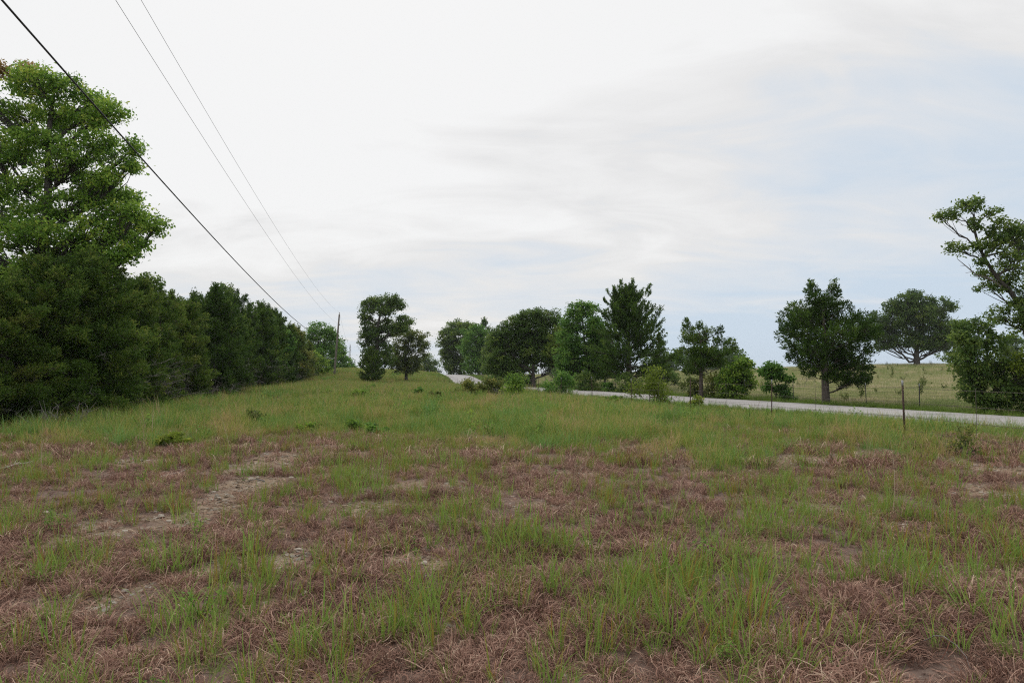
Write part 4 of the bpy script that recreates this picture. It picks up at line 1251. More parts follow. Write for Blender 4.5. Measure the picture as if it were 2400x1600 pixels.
near_pts = [(9.9, 4.5), (9.35, 10.0), (8.77, 15.3), (7.88, 20.8), (6.9, 26.5), (5.5, 31.5), (4.1, 35.0), (2.8, 39.0), (1.68, 44.0), (0.1, 50.0), (-1.4, 57.0),
            (-2.8, 66.0), (-3.95, 71.0), (-5.2, 76.0), (-6.5, 82.0), (-8.1, 89.0), (-9.5, 96.0), (-11.2, 104.0), (-13.0, 114.0)]
build_fence('barbed_wire_fence', near_pts, None, [0.18, 0.48, 0.80, 1.12], 'rusty steel post and barbed wire fence on the meadow side of the road', 'post_steel', 1.27,
            tipped=(2, 3, 5, 6, 7), barb=(0, 1, 2, 3), r=0.0034, stays=((1, 0.62), (2, 0.6), (3, 0.5), (4, 0.5)))
far_pts = [(24.0, 13.0), (22.3, 18.0), (20.4, 23.0), (18.9, 26.0), (17.45, 29.3), (16.15, 31.2), (14.4, 35.0), (12.9, 37.9), (11.4, 41.0), (9.8, 44.0), (8.5, 47.2), (7.6, 50.0),
           (6.9, 53.0), (5.6, 58.0), (4.4, 64.0), (3.4, 70.0), (1.6, 78.0), (-0.6, 88.0), (-3.4, 100.0), (-6.8, 115.0)]
build_fence('woven_wire_fence', far_pts, None, [0.12, 0.25, 0.38, 0.51, 0.64, 0.77, 1.0], 'dark post and woven wire fence along the dry pasture', 'post_dark', 1.12,
            tipped=(3, 4, 5, 7), barb=(6,), r=0.0034)

# ------------------------------------------------------------------ shrubs standing in the meadow
def shrub(seed, px, by, w, h, mat, label, leaf=None, dens=1.0, D=None, name='shrub', nlob=None, per=16, cat='shrub'):
    rng = np.random.default_rng(seed)
    g_ = ground_pt(px, by) if D is None else base(px, D, 0)
    D = g_[1]
    s = D / F
    W_, H_ = w * s, h * s
    leaf = leaf or max(0.05, 0.0024 * D + 0.03)
    tk = [np.zeros(3), np.array([rng.normal(0, 0.05) * W_, 0, H_ * 0.35]), np.array([rng.normal(0, 0.1) * W_, 0, H_ * 0.6])]
    lobs = []
    nl = nlob or 10
    for k in range(nl):
        a = rng.uniform(0, 6.28); q = rng.uniform(0.05, 0.46)
        zc = rng.uniform(0.15, 0.92) * H_ * (1.15 - 0.8 * q)
        z_ = rng.uniform(0.55, 1.35)
        lobs.append((np.array([math.cos(a) * q * W_, math.sin(a) * q * W_, zc]), np.array([W_ * 0.15, W_ * 0.15, H_ * 0.15]) * z_))
    clump = max(0.10, min(0.36 * min(W_, H_), 0.5))
    Wd, Lf = make_broadleaf(rng, tk, 0.012 + 0.01 * H_, lobs, leaf, dens, clump, per)
    return build_tree(name, (g_[0], g_[1], float(height(g_[0], g_[1])) - 0.01), Wd, Lf, label, cat, mat, 'bark', part='foliage')


SH = [
    (594, 1000, 46, 48, 'olive_leaf', 'small olive sapling alone in green meadow grass facing the wood', 'sapling'),
    (405, 1046, 84, 34, 'lime_leaf', 'low spreading yellow green shrub at the edge of the brown grass', 'low_shrub'),
    (768, 930, 40, 20, 'green_leaf', 'low green shrub in the meadow below the leaning pole', 'low_shrub'),
    (850, 936, 66, 28, 'green_leaf', 'wide green shrub in front of the lone tall oak', 'low_shrub'),
    (868, 915, 34, 22, 'oak_mid', 'small green shrub just uphill of the wide green shrub', 'low_shrub'),
    (945, 934, 30, 18, 'green_leaf', 'tiny green shrub in the tall grass towards the road from the wide green shrub', 'low_shrub'),
    (978, 930, 20, 30, 'oak_mid', 'narrow upright green shrub in the tall grass before the mound', 'low_shrub'),
    (1022, 935, 34, 24, 'olive_leaf', 'olive shrub in front of where the road climbs', 'low_shrub'),
    (1092, 934, 48, 38, 'olive_leaf', 'rounded olive bush covering the lower road bend', 'bush'),
    (1155, 934, 56, 40, 'olive_leaf', 'brownish green bush beside the rounded olive bush', 'bush'),
    (1214, 938, 58, 58, 'bright_leaf', 'fresh green bush at the fence in front of the wide oak', 'bush'),
    (1312, 932, 64, 58, 'green_leaf', 'deep green bush at the fence under the dark cedar', 'bush'),
    (1432, 950, 56, 26, 'green_leaf', 'low rounded dark bush at the road edge left of the lime bush', 'low_shrub'),
    (1524, 952, 80, 78, 'lime_leaf', 'lime yellow leafy bush swallowing the fence before the large cedar', 'bush'),
    (1636, 962, 34, 48, 'lime_leaf', 'thin yellow leaved sapling climbing a fence post', 'sapling'),
    (822, 1014, 44, 42, 'green_leaf', 'upright green shrub where green grass meets brown', 'low_shrub'),
    (882, 1018, 56, 32, 'oak_mid', 'squat green shrub beside the upright green shrub', 'low_shrub'),
    (1552, 1010, 42, 26, 'oak_mid', 'green tufted shrub by itself at the brown grass edge near the road', 'low_shrub'),
    (2252, 1066, 70, 76, 'olive_leaf', 'olive feathery bush beside the barbed wire fence', 'bush'),
    (2085, 1018, 70, 36, 'green_leaf', 'green weedy shrub at the foot of a fence post by the road', 'low_shrub'),
    (1110, 985, 56, 28, 'green_leaf', 'soft green low shrub in the middle of the meadow', 'low_shrub'),
    (1290, 966, 44, 24, 'bright_leaf', 'small fresh green shrub in tall grass before the road', 'low_shrub'),
    (720, 1012, 52, 26, 'green_leaf', 'low green shrub between the olive sapling and the upright green shrub', 'low_shrub'),
]
for i, (px, by, w, h, mt, lb, nm) in enumerate(SH):
    shrub(300 + i, px, by, w * (1.1 if nm == 'bush' else 1.0), h * (1.1 if nm == 'bush' else 0.8), {'oak_mid': 'green_leaf', 'green_leaf': 'bright_leaf'}.get(mt, mt) if nm != 'bush' else mt, lb, name=nm, dens=(1.0 if px != 2252 else 0.4) if nm == 'bush' else 0.45, per=(15 if px != 2252 else 7) if nm == 'bush' else 11)
# bushes on the far side of the road
for i, (px, D, w, h, mt, lb) in enumerate([
        (1378, 52, 64, 42, 'oak_mid', 'dark bush at the foot of the airy upright tree'),
        (1470, 49, 70, 46, 'oak_mid', 'dark bush round the trunk of the large pointed cedar'),
        (1425, 51, 44, 22, 'green_leaf', 'low bush between the two dark bushes along the pasture fence'),
        (1672, 40, 56, 56, 'olive_leaf', 'twiggy grey green bush between small cedar and round bush'),
        (1618, 41, 50, 44, 'olive_leaf', 'twiggy bush left of the small open cedar'),
        (1844, 36, 34, 30, 'green_leaf', 'small bush at the foot of the young leafy tree'),
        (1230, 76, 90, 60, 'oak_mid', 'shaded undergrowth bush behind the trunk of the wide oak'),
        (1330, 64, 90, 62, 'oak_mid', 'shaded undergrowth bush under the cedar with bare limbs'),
        (1560, 60, 60, 40, 'oak_mid', 'dark bush behind the narrow cedar at the pasture edge')]):
    shrub(350 + i, px, None, w, h, mt, lb, D=D, name='bush', dens=0.6)

# ------------------------------------------------------------------ dead brush, fallen limbs and stones
def dead_bush(seed, px, by, w, h, lean, label, n=14, name='brush_pile', mat='dead_wood', cat='brush', D=None):
    rng = np.random.default_rng(seed)
    g_ = ground_pt(px, by) if D is None else base(px, D, 0)
    s = g_[1] / F
    W_, H_ = w * s, h * s
    r = root(name, (g_[0], g_[1], float(height(g_[0], g_[1])) - 0.02), label, cat)
    for k in range(n):
        mb = MB()
        a = np.array([rng.normal(0, 0.12) * W_, rng.normal(0, 0.1) * W_, 0.0])
        e = a + np.array([(lean + rng.normal(0, 0.35)) * W_ * 0.8, rng.normal(0, 0.25) * W_, H_ * rng.uniform(0.25, 1.0)])
        br = bez(a, (a + e) / 2 + rng.normal(0, 0.1, 3) * W_ + np.array([0, 0, 0.12 * H_]), e, 7)
        mb.tube(br, np.linspace(0.02, 0.005, 7), 4)
        for _ in range(7):
            i = rng.integers(2, 7)
            q = br[i] + (br[i] - br[i - 1]) * rng.uniform(0.3, 1.6) + rng.normal(0, 0.1, 3) * W_
            q[2] = max(q[2], 0.02)
            mb.tube(bez(br[i], (br[i] + q) / 2 + rng.normal(0, 0.03, 3) * W_, q, 4), np.linspace(0.008, 0.003, 4), 3, cap=False)
        link('branch', mb.mesh('branch', [M[mat]]), r)


dead_bush(401, 322, 955, 120, 120, 0.7, 'fan of bare grey dead branches leaning out of the cedars', 22, 'dead_tree', cat='dead tree')
dead_bush(402, 478, 936, 60, 36, 0.2, 'grey brush pile lying at the edge of the meadow grass', 14)
dead_bush(403, 533, 925, 44, 24, 0.3, 'tan dry brush pile beside the grey brush pile', 10, mat='pale_wood')
dead_bush(404, 176, 1002, 70, 66, 0.1, 'broken grey stump with bare twigs under the nearest cedars', 9, 'dead_stump', cat='dead tree')
dead_bush(405, 255, 968, 80, 60, 0.4, 'tangle of thin upright dead stems between stump and dead branches', 14, cat='brush')
dead_bush(406, 640, 905, 50, 40, 0.1, 'brown dead brush at the foot of the cedars far along the wood', 12, mat='dead_wood')
dead_bush(408, 120, 1006, 80, 60, -0.2, 'grey dead twigs under the cedar that hides the oak trunk', 9)
dead_bush(409, 420, 940, 70, 70, 0.2, 'thin upright grey stems between the fallen logs and the grey brush', 10)
dead_bush(410, 585, 916, 46, 40, 0.1, 'grey dead stems at the wood edge past the tan brush pile', 9)
dead_bush(411, 690, 896, 36, 24, 0.1, 'low grey dead brush at the wood edge near the leaning pole', 8)
dead_bush(407, 1200, 934, 70, 30, 0.0, 'dry reddish brown brush in front of the fresh green bush', 14, mat='dead_wood')


def stick(px0, py0, px1, py1, r, label, mat='pale_wood', name='fallen_branch', seed=0, rise=0.02, twigs=4):
    rng = np.random.default_rng(seed)
    a, b_ = ground_pt(px0, py0), ground_pt(px1, py1)
    t = np.linspace(0, 1, 9)[:, None]
    p = a * (1 - t) + b_ * t
    Ln = np.linalg.norm(b_ - a)
    p[1:-1, :2] += rng.normal(0, 0.02, (7, 2)) * Ln
    p[:, 2] = height(p[:, 0], p[:, 1]) + r + rise * np.sin(np.linspace(0, np.pi, 9))
    o = p[0].copy()
    rt = root(name, tuple(o), label, 'branch')
    mb = MB(); mb.tube(p - o, np.linspace(r, r * 0.35, 9), 6)
    link('stem', mb.mesh('stem', [M[mat]], True), rt)
    for k in range(twigs):
        i = rng.integers(3, 8)
        q = p[i] + (p[i] - p[i - 1]) * rng.uniform(0.8, 1.6) + np.append(rng.normal(0, 0.1, 2), abs(rng.normal(0, 0.04))) * min(1, Ln)
        mb = MB(); mb.tube(bez(p[i] - o, (p[i] + q) / 2 - o + [0, 0, 0.01], q - o, 4), np.linspace(r * 0.4, r * 0.15, 4), 4)
        link('twig', mb.mesh('twig', [M[mat]]), rt)


M['red_stem'] = mat_solid('red_stem', [(0.3, (0.16, 0.05, 0.035)), (0.7, (0.28, 0.10, 0.07))], 9, 0.8, bump=0)
stick(-25, 1110, 84, 1085, 0.022, 'bleached fallen branch lying in the brown grass facing the cedars', seed=1)
stick(365, 1125, 425, 1110, 0.014, 'short pale stick on the bare ground near the yellow green shrub', seed=2)
stick(620, 1130, 585, 1128, 0.012, 'dark short stick across the gravel patch', 'dead_wood', seed=3)
stick(300, 962, 372, 958, 0.05, 'fallen pale log at the foot of the dead branches', seed=4, name='fallen_log')
stick(372, 948, 408, 940, 0.05, 'second fallen pale log on the leaf litter beyond the first', seed=6, name='fallen_log')
stick(2160, 1505, 2300, 1600, 0.0035, 'long thin dry stem lying across the foreground grass', 'dead_wood', seed=5, rise=0.12, name='dry_stem', twigs=0)
stick(2290, 1498, 2205, 1550, 0.004, 'reddish dry stem crossing the long thin dry stem', 'red_stem', seed=7, rise=0.10, name='dry_stem', twigs=0)


def stone_mesh(seed, sub=2, flat=0.5):
    import bmesh
    rng = np.random.default_rng(seed)
    bm = bmesh.new()
    bmesh.ops.create_icosphere(bm, subdivisions=sub, radius=0.5)
    co = np.array([v.co[:] for v in bm.verts])
    for k in range(9):
        d = unit(rng.normal(size=3)); lim = rng.uniform(0.26, 0.42)
        s = co @ d
        co -= np.outer(np.maximum(0, s - lim), d)
    co *= np.array([1, rng.uniform(0.6, 0.9), flat * rng.uniform(0.7, 1.2)])
    for v, c_ in zip(bm.verts, co):
        v.co = c_
    me = bpy.data.meshes.new('stone')
    bm.to_mesh(me); bm.free()
    return me


def mat_stone(name, stops):
    m = mat_solid(name, stops, 16, 0.9, bump=0.5)
    nt = m.node_tree
    return m


M['stone'] = mat_leaf('stone', [(0.0, (0.13, 0.093, 0.062)), (0.35, (0.21, 0.158, 0.11)), (0.6, (0.29, 0.235, 0.175)), (0.8, (0.22, 0.195, 0.165)), (1.0, (0.38, 0.335, 0.28))], 0.0, 0.9, rand=1.0)
M['pale_stone'] = mat_solid('pale_stone', [(0.3, (0.2, 0.172, 0.142)), (0.6, (0.32, 0.285, 0.245)), (0.75, (0.44, 0.405, 0.36))], 14, 0.9, bump=0.4)
SG = 'loose pale stones in the gravel patches'
pale_meshes = []
for k in range(5):
    me = stone_mesh(500 + k, 2, 0.45); me.materials.append(M['pale_stone']); pale_meshes.append(me)
rng = np.random.default_rng(510)
st_px = [(1488, 1062, 18), (1575, 1079, 12), (365, 1202, 20), (90, 1345, 40), (60, 1338, 24), (295, 1388, 30), (262, 1412, 26), (250, 1430, 34), (285, 1402, 22), (310, 1395, 18), (2350, 1046, 12),
         (2362, 1048, 10), (2222, 1062, 14), (375, 1345, 20), (620, 1415, 24), (1370, 1278, 18), (1052, 1470, 34), (1030, 1462, 22), (395, 1150, 18), (275, 1085, 20), (530, 1180, 16), (560, 1152, 14),
         (700, 1312, 22), (675, 1322, 16), (720, 1330, 18), (152, 1258, 18), (175, 1248, 14), (200, 1240, 14), (2285, 1092, 18), (2320, 1100, 16), (2390, 1112, 18), (1880, 1070, 14), (2010, 1082, 14),
         (1120, 1140, 14), (2160, 1222, 22), (2120, 1236, 18), (2175, 1242, 14), (870, 1300, 16), (1090, 1305, 14), (430, 1235, 20)]
for k, (x, y, w) in enumerate(st_px):
    g_ = ground_pt(x, y)
    o = link('stone', pale_meshes[k % 5], None, (g_[0], g_[1], float(height(g_[0], g_[1])) + 0.004))
    s = w * g_[1] / F * 0.9
    o.scale = (s, s * 0.9, s * 0.9)
    o.rotation_euler = (rng.normal(0, 0.15), rng.normal(0, 0.15), rng.uniform(0, 6.28))
    tag(o, 'pale flat stone lying loose on the gravelly ground', 'stone', SG)

#SECTION3
# ------------------------------------------------------------------ grasses
def blade_clump(seed, n, rad, L, th0, th1, wid, segs=4, tint=(0.5, 0.18), tipd=0.0, curl=0.3, pref=None):
    """tuft of curved tapering blades; th0/th1: ranges of the elevation at foot and tip in degrees"""
    rng = np.random.default_rng(seed)
    az = rng.uniform(0, 2 * np.pi, n) if pref is None else rng.normal(pref, 0.9, n)
    rr = rad * np.sqrt(rng.random(n))
    ab = az + rng.normal(0, 0.9, n)
    b = np.stack([rr * np.cos(ab), rr * np.sin(ab), np.zeros(n) - 0.015], 1)
    Ln = rng.uniform(*L, n)
    e0 = np.radians(rng.uniform(*th0, n)); e1 = np.radians(rng.uniform(*th1, n))
    w = rng.uniform(*wid, n)
    t = np.linspace(0, 1, segs + 1)
    P = np.zeros((n, segs + 1, 3)); P[:, 0] = b
    S = np.zeros((n, segs + 1, 3))
    a = az.copy()
    tw = rng.normal(0, curl, n)
    for k in range(segs + 1):
        el = e0 + (e1 - e0) * t[k] ** 1.3
        d = np.stack([np.cos(a) * np.cos(el), np.sin(a) * np.cos(el), np.sin(el)], 1)
        if k < segs:
            P[:, k + 1] = P[:, k] + d * (Ln / segs)[:, None]
        S[:, k] = np.stack([-np.sin(a), np.cos(a), np.zeros(n)], 1)
        a = a + tw / segs
    face = rng.normal(0, 0.7, n)
    up_ = np.array([0, 0, 1.0])
    S = S * np.cos(face)[:, None, None] + up_ * (np.sin(face) * 0.5)[:, None, None]
    P[..., 2] = np.maximum(P[..., 2], -0.015 + 0.02 * rng.random((n, 1)) * (t > 0.3)[None, :])
    ww = (w[:, None] * np.array([0.75, 1.0, 0.9, 0.62, 0.08])[None, :] if segs == 4 else w[:, None] * np.interp(t, [0, 0.3, 1], [0.8, 1, 0.08])[None, :]) * 0.5
    V = np.stack([P - S * ww[..., None], P + S * ww[..., None]], 2).reshape(n, -1, 3)
    q0 = np.array([[2 * k, 2 * k + 1, 2 * k + 3, 2 * k + 2] for k in range(segs)])
    Q = (np.arange(n) * 2 * (segs + 1))[:, None, None] + q0[None]
    tn = rng.normal(tint[0], tint[1], n)
    T = tn[:, None] + tipd * np.repeat(t, 2)[None, :]
    return V.reshape(-1, 3), Q.reshape(-1, 4), np.clip(T, 0, 1).ravel()


def proto(name, parts, mat):
    mb = MB()
    for v, q, t in parts:
        mb.add(v, q, t)
    return bpy.data.objects.new(name, mb.mesh(name, [mat], True))


def scatter(name, protos_, pts, rot, scl, idx, label, cat):
    me = new_mesh(name, pts, None, (), {'rot': rot, 'scl': scl, 'idx': idx.astype(int)})
    o = link(name, me)
    tag(o, label, cat, kind='stuff')
    ng = bpy.data.node_groups.new(name, 'GeometryNodeTree')
    ng.interface.new_socket('Geometry', in_out='INPUT', socket_type='NodeSocketGeometry')
    ng.interface.new_socket('Geometry', in_out='OUTPUT', socket_type='NodeSocketGeometry')
    n, l = ng.nodes, ng.links
    gi, go = n.new('NodeGroupInput'), n.new('NodeGroupOutput')
    iop = n.new('GeometryNodeInstanceOnPoints')
    jn = n.new('GeometryNodeJoinGeometry')
    for p in protos_:
        oi = n.new('GeometryNodeObjectInfo'); oi.inputs['Object'].default_value = p
        g2 = n.new('GeometryNodeGeometryToInstance')
        l.new(oi.outputs['Geometry'], g2.inputs[0]); l.new(g2.outputs[0], jn.inputs[0])

    def na(nm, ty):
        a = n.new('GeometryNodeInputNamedAttribute'); a.data_type = ty; a.inputs['Name'].default_value = nm
        return a.outputs['Attribute']
    er = n.new('FunctionNodeEulerToRotation')
    l.new(na('rot', 'FLOAT_VECTOR'), er.inputs[0])
    l.new(gi.outputs[0], iop.inputs['Points']); l.new(jn.outputs[0], iop.inputs['Instance'])
    iop.inputs['Pick Instance'].default_value = True
    l.new(na('idx', 'INT'), iop.inputs['Instance Index'])
    l.new(er.outputs[0], iop.inputs['Rotation'])
    l.new(na('scl', 'FLOAT'), iop.inputs['Scale'])
    l.new(iop.outputs[0], go.inputs[0])
    md = o.modifiers.new('scatter', 'NODES'); md.node_group = ng
    return o


rng = np.random.default_rng(900)


def field(y0, y1, spacing, xfun, jitter=0.9):
    """jittered grid of places between two distances; xfun(y) gives the sideways limits"""
    out = []
    y = y0
    while y < y1:
        a, b_ = xfun(y)
        x = np.arange(a, b_, spacing)
        out.append(np.stack([x + rng.uniform(-0.5, 0.5, len(x)) * spacing * jitter, np.full(len(x), y) + rng.uniform(-0.5, 0.5, len(x)) * spacing * jitter], 1))
        y += spacing
    return np.vstack(out) if out else np.zeros((0, 2))


def wedge(y):
    return -(0.86 * y + 1.6), 0.86 * y + 1.6


def finish(xy, scl, nprot, tilt=0.08):
    z = height(xy[:, 0], xy[:, 1])
    n = len(xy)
    rot = np.stack([rng.normal(0, tilt, n), rng.normal(0, tilt, n), rng.uniform(0, 6.283, n)], 1)
    return np.column_stack([xy, z]), rot, scl, rng.integers(0, nprot, n)


M['dead_grass'] = mat_leaf('dead_grass', [(0.0, (0.1088, 0.0600, 0.0470)), (0.3, (0.2432, 0.1380, 0.1030)), (0.55, (0.3776, 0.2220, 0.1680)), (0.78, (0.4736, 0.3180, 0.2408)), (0.93, (0.6016, 0.4440, 0.3248)), (1.0, (0.7168, 0.5640, 0.4144))], 0.18, 0.75, rand=0.3, spec=0.12, patch=0.6, patch_scale=0.9)
M['green_grass'] = mat_leaf('green_grass', [(0.0, (0.2990, 0.1840, 0.0517)), (0.14, (0.3105, 0.2875, 0.0575)), (0.35, (0.1840, 0.2875, 0.0517)), (0.65, (0.2300, 0.3565, 0.0747)), (0.9, (0.3335, 0.4255, 0.1150)), (1.0, (0.4140, 0.4370, 0.1495))], 0.35, 0.5, rand=0.3, patch=0.5, patch_scale=0.6)
M['meadow_grass'] = mat_leaf('meadow_grass', [(0.0, (0.4680, 0.3250, 0.1820)), (0.2, (0.4290, 0.3770, 0.1170)), (0.42, (0.2860, 0.3445, 0.0650)), (0.65, (0.1690, 0.2795, 0.0494)), (0.85, (0.1300, 0.2405, 0.0520)), (1.0, (0.2210, 0.3770, 0.1170))], 0.35, 0.6, rand=0.7, patch=1.9, patch_scale=0.6)
M['verge_grass'] = mat_leaf('verge_grass', [(0.0, (0.15, 0.17, 0.045)), (0.4, (0.13, 0.21, 0.035)), (0.7, (0.17, 0.27, 0.045)), (1.0, (0.24, 0.32, 0.06))], 0.38, 0.55, rand=0.3, patch=0.4, patch_scale=0.5)
M['pasture_grass'] = mat_leaf('pasture_grass', [(0.0, (0.20, 0.28, 0.09)), (0.35, (0.29, 0.33, 0.13)), (0.6, (0.38, 0.38, 0.185)), (0.86, (0.60, 0.50, 0.33)), (1.0, (0.70, 0.60, 0.43))], 0.28, 0.7, rand=0.4, patch=2.0, patch_scale=0.22)
M['straw'] = mat_leaf('straw', [(0.0, (0.26, 0.2, 0.12)), (0.5, (0.38, 0.31, 0.2)), (1.0, (0.5, 0.42, 0.3))], 0.25, 0.7, rand=0.5)

# matted dead tufts
P_dead = [proto('dead_tuft', [blade_clump(1000 + k, 85, 0.085, (0.07, 0.17), (40, 85), (-100, -15), (0.0038, 0.0062), tint=(0.40, 0.24), curl=1.0),
                              blade_clump(1020 + k, 16, 0.12, (0.08, 0.20), (2, 25), (-20, 8), (0.004, 0.0065), tint=(0.5, 0.24), curl=1.2)], M['dead_grass']) for k in range(7)]
P_dead_far = [proto('dead_tuft', [blade_clump(1040 + k, 50, 0.12, (0.10, 0.24), (35, 82), (-85, -5), (0.008, 0.012), tint=(0.42, 0.22), curl=0.9, segs=3)], M['dead_grass']) for k in range(5)]
xy = np.vstack([field(1.2, 7.0, 0.112, wedge), field(7.0, 11.0, 0.16, wedge)])
br = brown_at(xy[:, 0], xy[:, 1]); ba = bare_at(xy[:, 0], xy[:, 1])
cl = fbm(xy[:, 0] * 1.9, xy[:, 1] * 1.9, 71, 3)
keep = (rng.random(len(xy)) < br * (1 - 0.93 * ba) * np.clip(0.22 + 2.6 * (cl - 0.28), np.interp(xy[:, 1], [3, 6], [0.35, 0.12]), 0.97)) & (road_off(xy[:, 0], xy[:, 1]) > 0.6)
xy, cl = xy[keep], cl[keep]
scatter('dead_grass', P_dead, *finish(xy, (0.42 + 0.95 * np.clip(cl, 0.2, 0.85)) * rng.uniform(0.7, 1.3, len(xy)), len(P_dead), 0.15), 'matted curled brown dead grass covering the foreground', 'grass')
xy = field(11.0, 21.0, 0.2, wedge)
br = brown_at(xy[:, 0], xy[:, 1]); ba = bare_at(xy[:, 0], xy[:, 1])
cl = fbm(xy[:, 0] * 1.9, xy[:, 1] * 1.9, 71, 3)
keep = (rng.random(len(xy)) < (br + 0.06) * (1 - 0.9 * ba) * np.clip(0.15 + 2.4 * (cl - 0.26), 0.1, 0.95)) & (road_off(xy[:, 0], xy[:, 1]) > 1.5)
xy, cl = xy[keep], cl[keep]
scatter('dead_grass', P_dead_far, *finish(xy, (0.6 + 0.9 * np.clip(cl, 0.2, 0.85)) * rng.uniform(0.75, 1.25, len(xy)), len(P_dead_far), 0.12), 'brown dead grass between the foreground and the green meadow', 'grass')

# short thatch lying on the soil everywhere in the brown zone
P_that = [proto('thatch', [blade_clump(1060 + k, 46, 0.17, (0.04, 0.15), (2, 30), (-25, 6), (0.004, 0.0075), tint=(0.36, 0.25), curl=1.6, segs=3)], M['dead_grass']) for k in range(5)]
xy = np.vstack([field(1.2, 8.0, 0.17, wedge), field(8.0, 18.0, 0.24, wedge)])
keep = (rng.random(len(xy)) < 0.95 * brown_at(xy[:, 0], xy[:, 1]) * (1 - 0.55 * bare_at(xy[:, 0], xy[:, 1]))) & (road_off(xy[:, 0], xy[:, 1]) > 0.6)
xy = xy[keep]
scatter('thatch', P_that, *finish(xy, rng.uniform(0.7, 1.3, len(xy)) * np.interp(xy[:, 1], [0, 8, 18], [1, 1.1, 1.5]), len(P_that), 0.1), 'flattened thatch of broken dead blades covering the soil', 'grass')

# upright green tufts among the dead grass
P_green = [proto('green_tuft', [blade_clump(1100 + k, 9 + 2 * k, 0.03 + 0.006 * k, (0.14, 0.38), (66, 89), (25, 80), (0.0055, 0.0105), tint=(0.55, 0.2), tipd=-0.2, curl=0.4)], M['green_grass']) for k in range(6)]
P_green += [proto('green_tuft', [blade_clump(1120 + k, 26, 0.07, (0.16, 0.42), (55, 88), (-25, 65), (0.005, 0.010), tint=(0.55, 0.2), tipd=-0.15, curl=0.5)], M['green_grass']) for k in range(3)]
P_green += [proto('green_tuft', [blade_clump(1130 + k, 4, 0.02, (0.16, 0.36), (50, 85), (-10, 60), (0.005, 0.009), tint=(0.5, 0.2), tipd=-0.1, curl=0.4)], M['green_grass']) for k in range(3)]
# greener places of the foreground, read from the photograph
GREEN = [(1700, 1430, 260, 110, 1.0), (2250, 1430, 240, 130, 0.8), (1880, 1230, 140, 50, 0.6), (430, 1480, 120, 70, 0.9), (960, 1480, 200, 70, 0.8), (1300, 1290, 200, 70, 0.7), (560, 1320, 150, 60, 0.7),
         (60, 1220, 140, 60, 0.6), (850, 1130, 120, 40, 0.8), (1080, 1080, 120, 30, 0.7), (1480, 1120, 120, 40, 0.6), (1400, 1440, 150, 60, 0.5), (2080, 1150, 160, 30, 0.8), (2330, 1280, 120, 70, 0.5), (100, 1330, 120, 50, 0.5),
         (700, 1190, 120, 40, 0.6), (1130, 1200, 130, 50, 0.6), (400, 1110, 110, 30, 0.6), (1960, 1500, 160, 80, 0.7), (180, 1120, 140, 40, 0.5), (1750, 1060, 120, 18, 0.6), (900, 1040, 130, 16, 0.7)]
g_e = []
for (cx, cy, rx, ry, s) in GREEN:
    c_ = ground_pt(cx, cy); l_ = ground_pt(cx - rx, cy); u_2 = ground_pt(cx, cy - ry); d_ = ground_pt(cx, min(cy + ry, 1640))
    g_e.append((c_[0], (u_2[1] + d_[1]) / 2, abs(c_[0] - l_[0]), max(0.3, abs(u_2[1] - d_[1]) / 2), s))


def green_at(x, y):
    v = np.zeros(len(x))
    wob = (fbm(x * 1.6, y * 1.6, 83, 3) - 0.5) * 1.2
    for cx, cy, rx, ry, s in g_e:
        q = np.sqrt(((x - cx) / rx) ** 2 + ((y - cy) / ry) ** 2) + wob
        v = np.maximum(v, s * sstep(1.25, 0.35, q))
    return v


xy = np.vstack([field(1.2, 8.0, 0.105, wedge), field(8.0, 19.0, 0.14, wedge)])
gr_ = green_at(xy[:, 0], xy[:, 1]); cl = fbm(xy[:, 0] * 1.7, xy[:, 1] * 1.7, 91, 3)
ba = bare_at(xy[:, 0], xy[:, 1]); br = brown_at(xy[:, 0], xy[:, 1])
pr = np.clip(0.17 + 0.55 * gr_ * np.clip((cl - 0.32) * 2.6, 0, 1) + 0.5 * np.clip((cl - 0.50) * 4, 0, 1), 0, 0.7) * (1 - 0.82 * ba) * np.interp(xy[:, 1], [0, 5, 9, 13, 18], [1.2, 1.15, 1.05, 1.5, 1.9])
keep = (rng.random(len(xy)) < pr * (0.3 + 0.7 * br)) & (road_off(xy[:, 0], xy[:, 1]) > 0.6)
xy, gr_, cl = xy[keep], gr_[keep], cl[keep]
far_ = xy[:, 1] > 7.5
P_olive = [proto('olive_tuft', [blade_clump(1160 + k, 34, 0.085, (0.14, 0.42), (62, 89), (20, 80), (0.006, 0.011), tint=(0.36, 0.2), tipd=-0.12, curl=0.4, segs=3)], M['green_grass']) for k in range(4)]
k_ = far_ & (rng.random(len(xy)) < 0.4)
scatter('olive_grass', P_olive, *finish(xy[k_], (0.4 + 0.5 * cl[k_]) * rng.uniform(0.6, 1.2, int(k_.sum())), len(P_olive), 0.08), 'olive grass bunches between the brown tufts and the meadow', 'grass')
xy, gr_, cl = xy[~k_], gr_[~k_], cl[~k_]
scatter('green_grass', P_green, *finish(xy, (0.46 + 0.28 * gr_ + 0.3 * cl + np.interp(xy[:, 1], [3, 7], [0.04, 0.0])) * rng.uniform(0.5, 1.5, len(xy)), len(P_green), 0.1), 'fresh green grass tufts sprouting through the brown grass', 'grass')

# the meadow
def meadow_lim(y):
    return max(-(0.9 * y + 2), -8.9 - 0.2 * y + 0.7 * math.sin(y * 0.9) + 0.4 * math.sin(y * 2.3)), min(0.86 * y + 2, float(road_x(y, left_edge)) - 0.9)


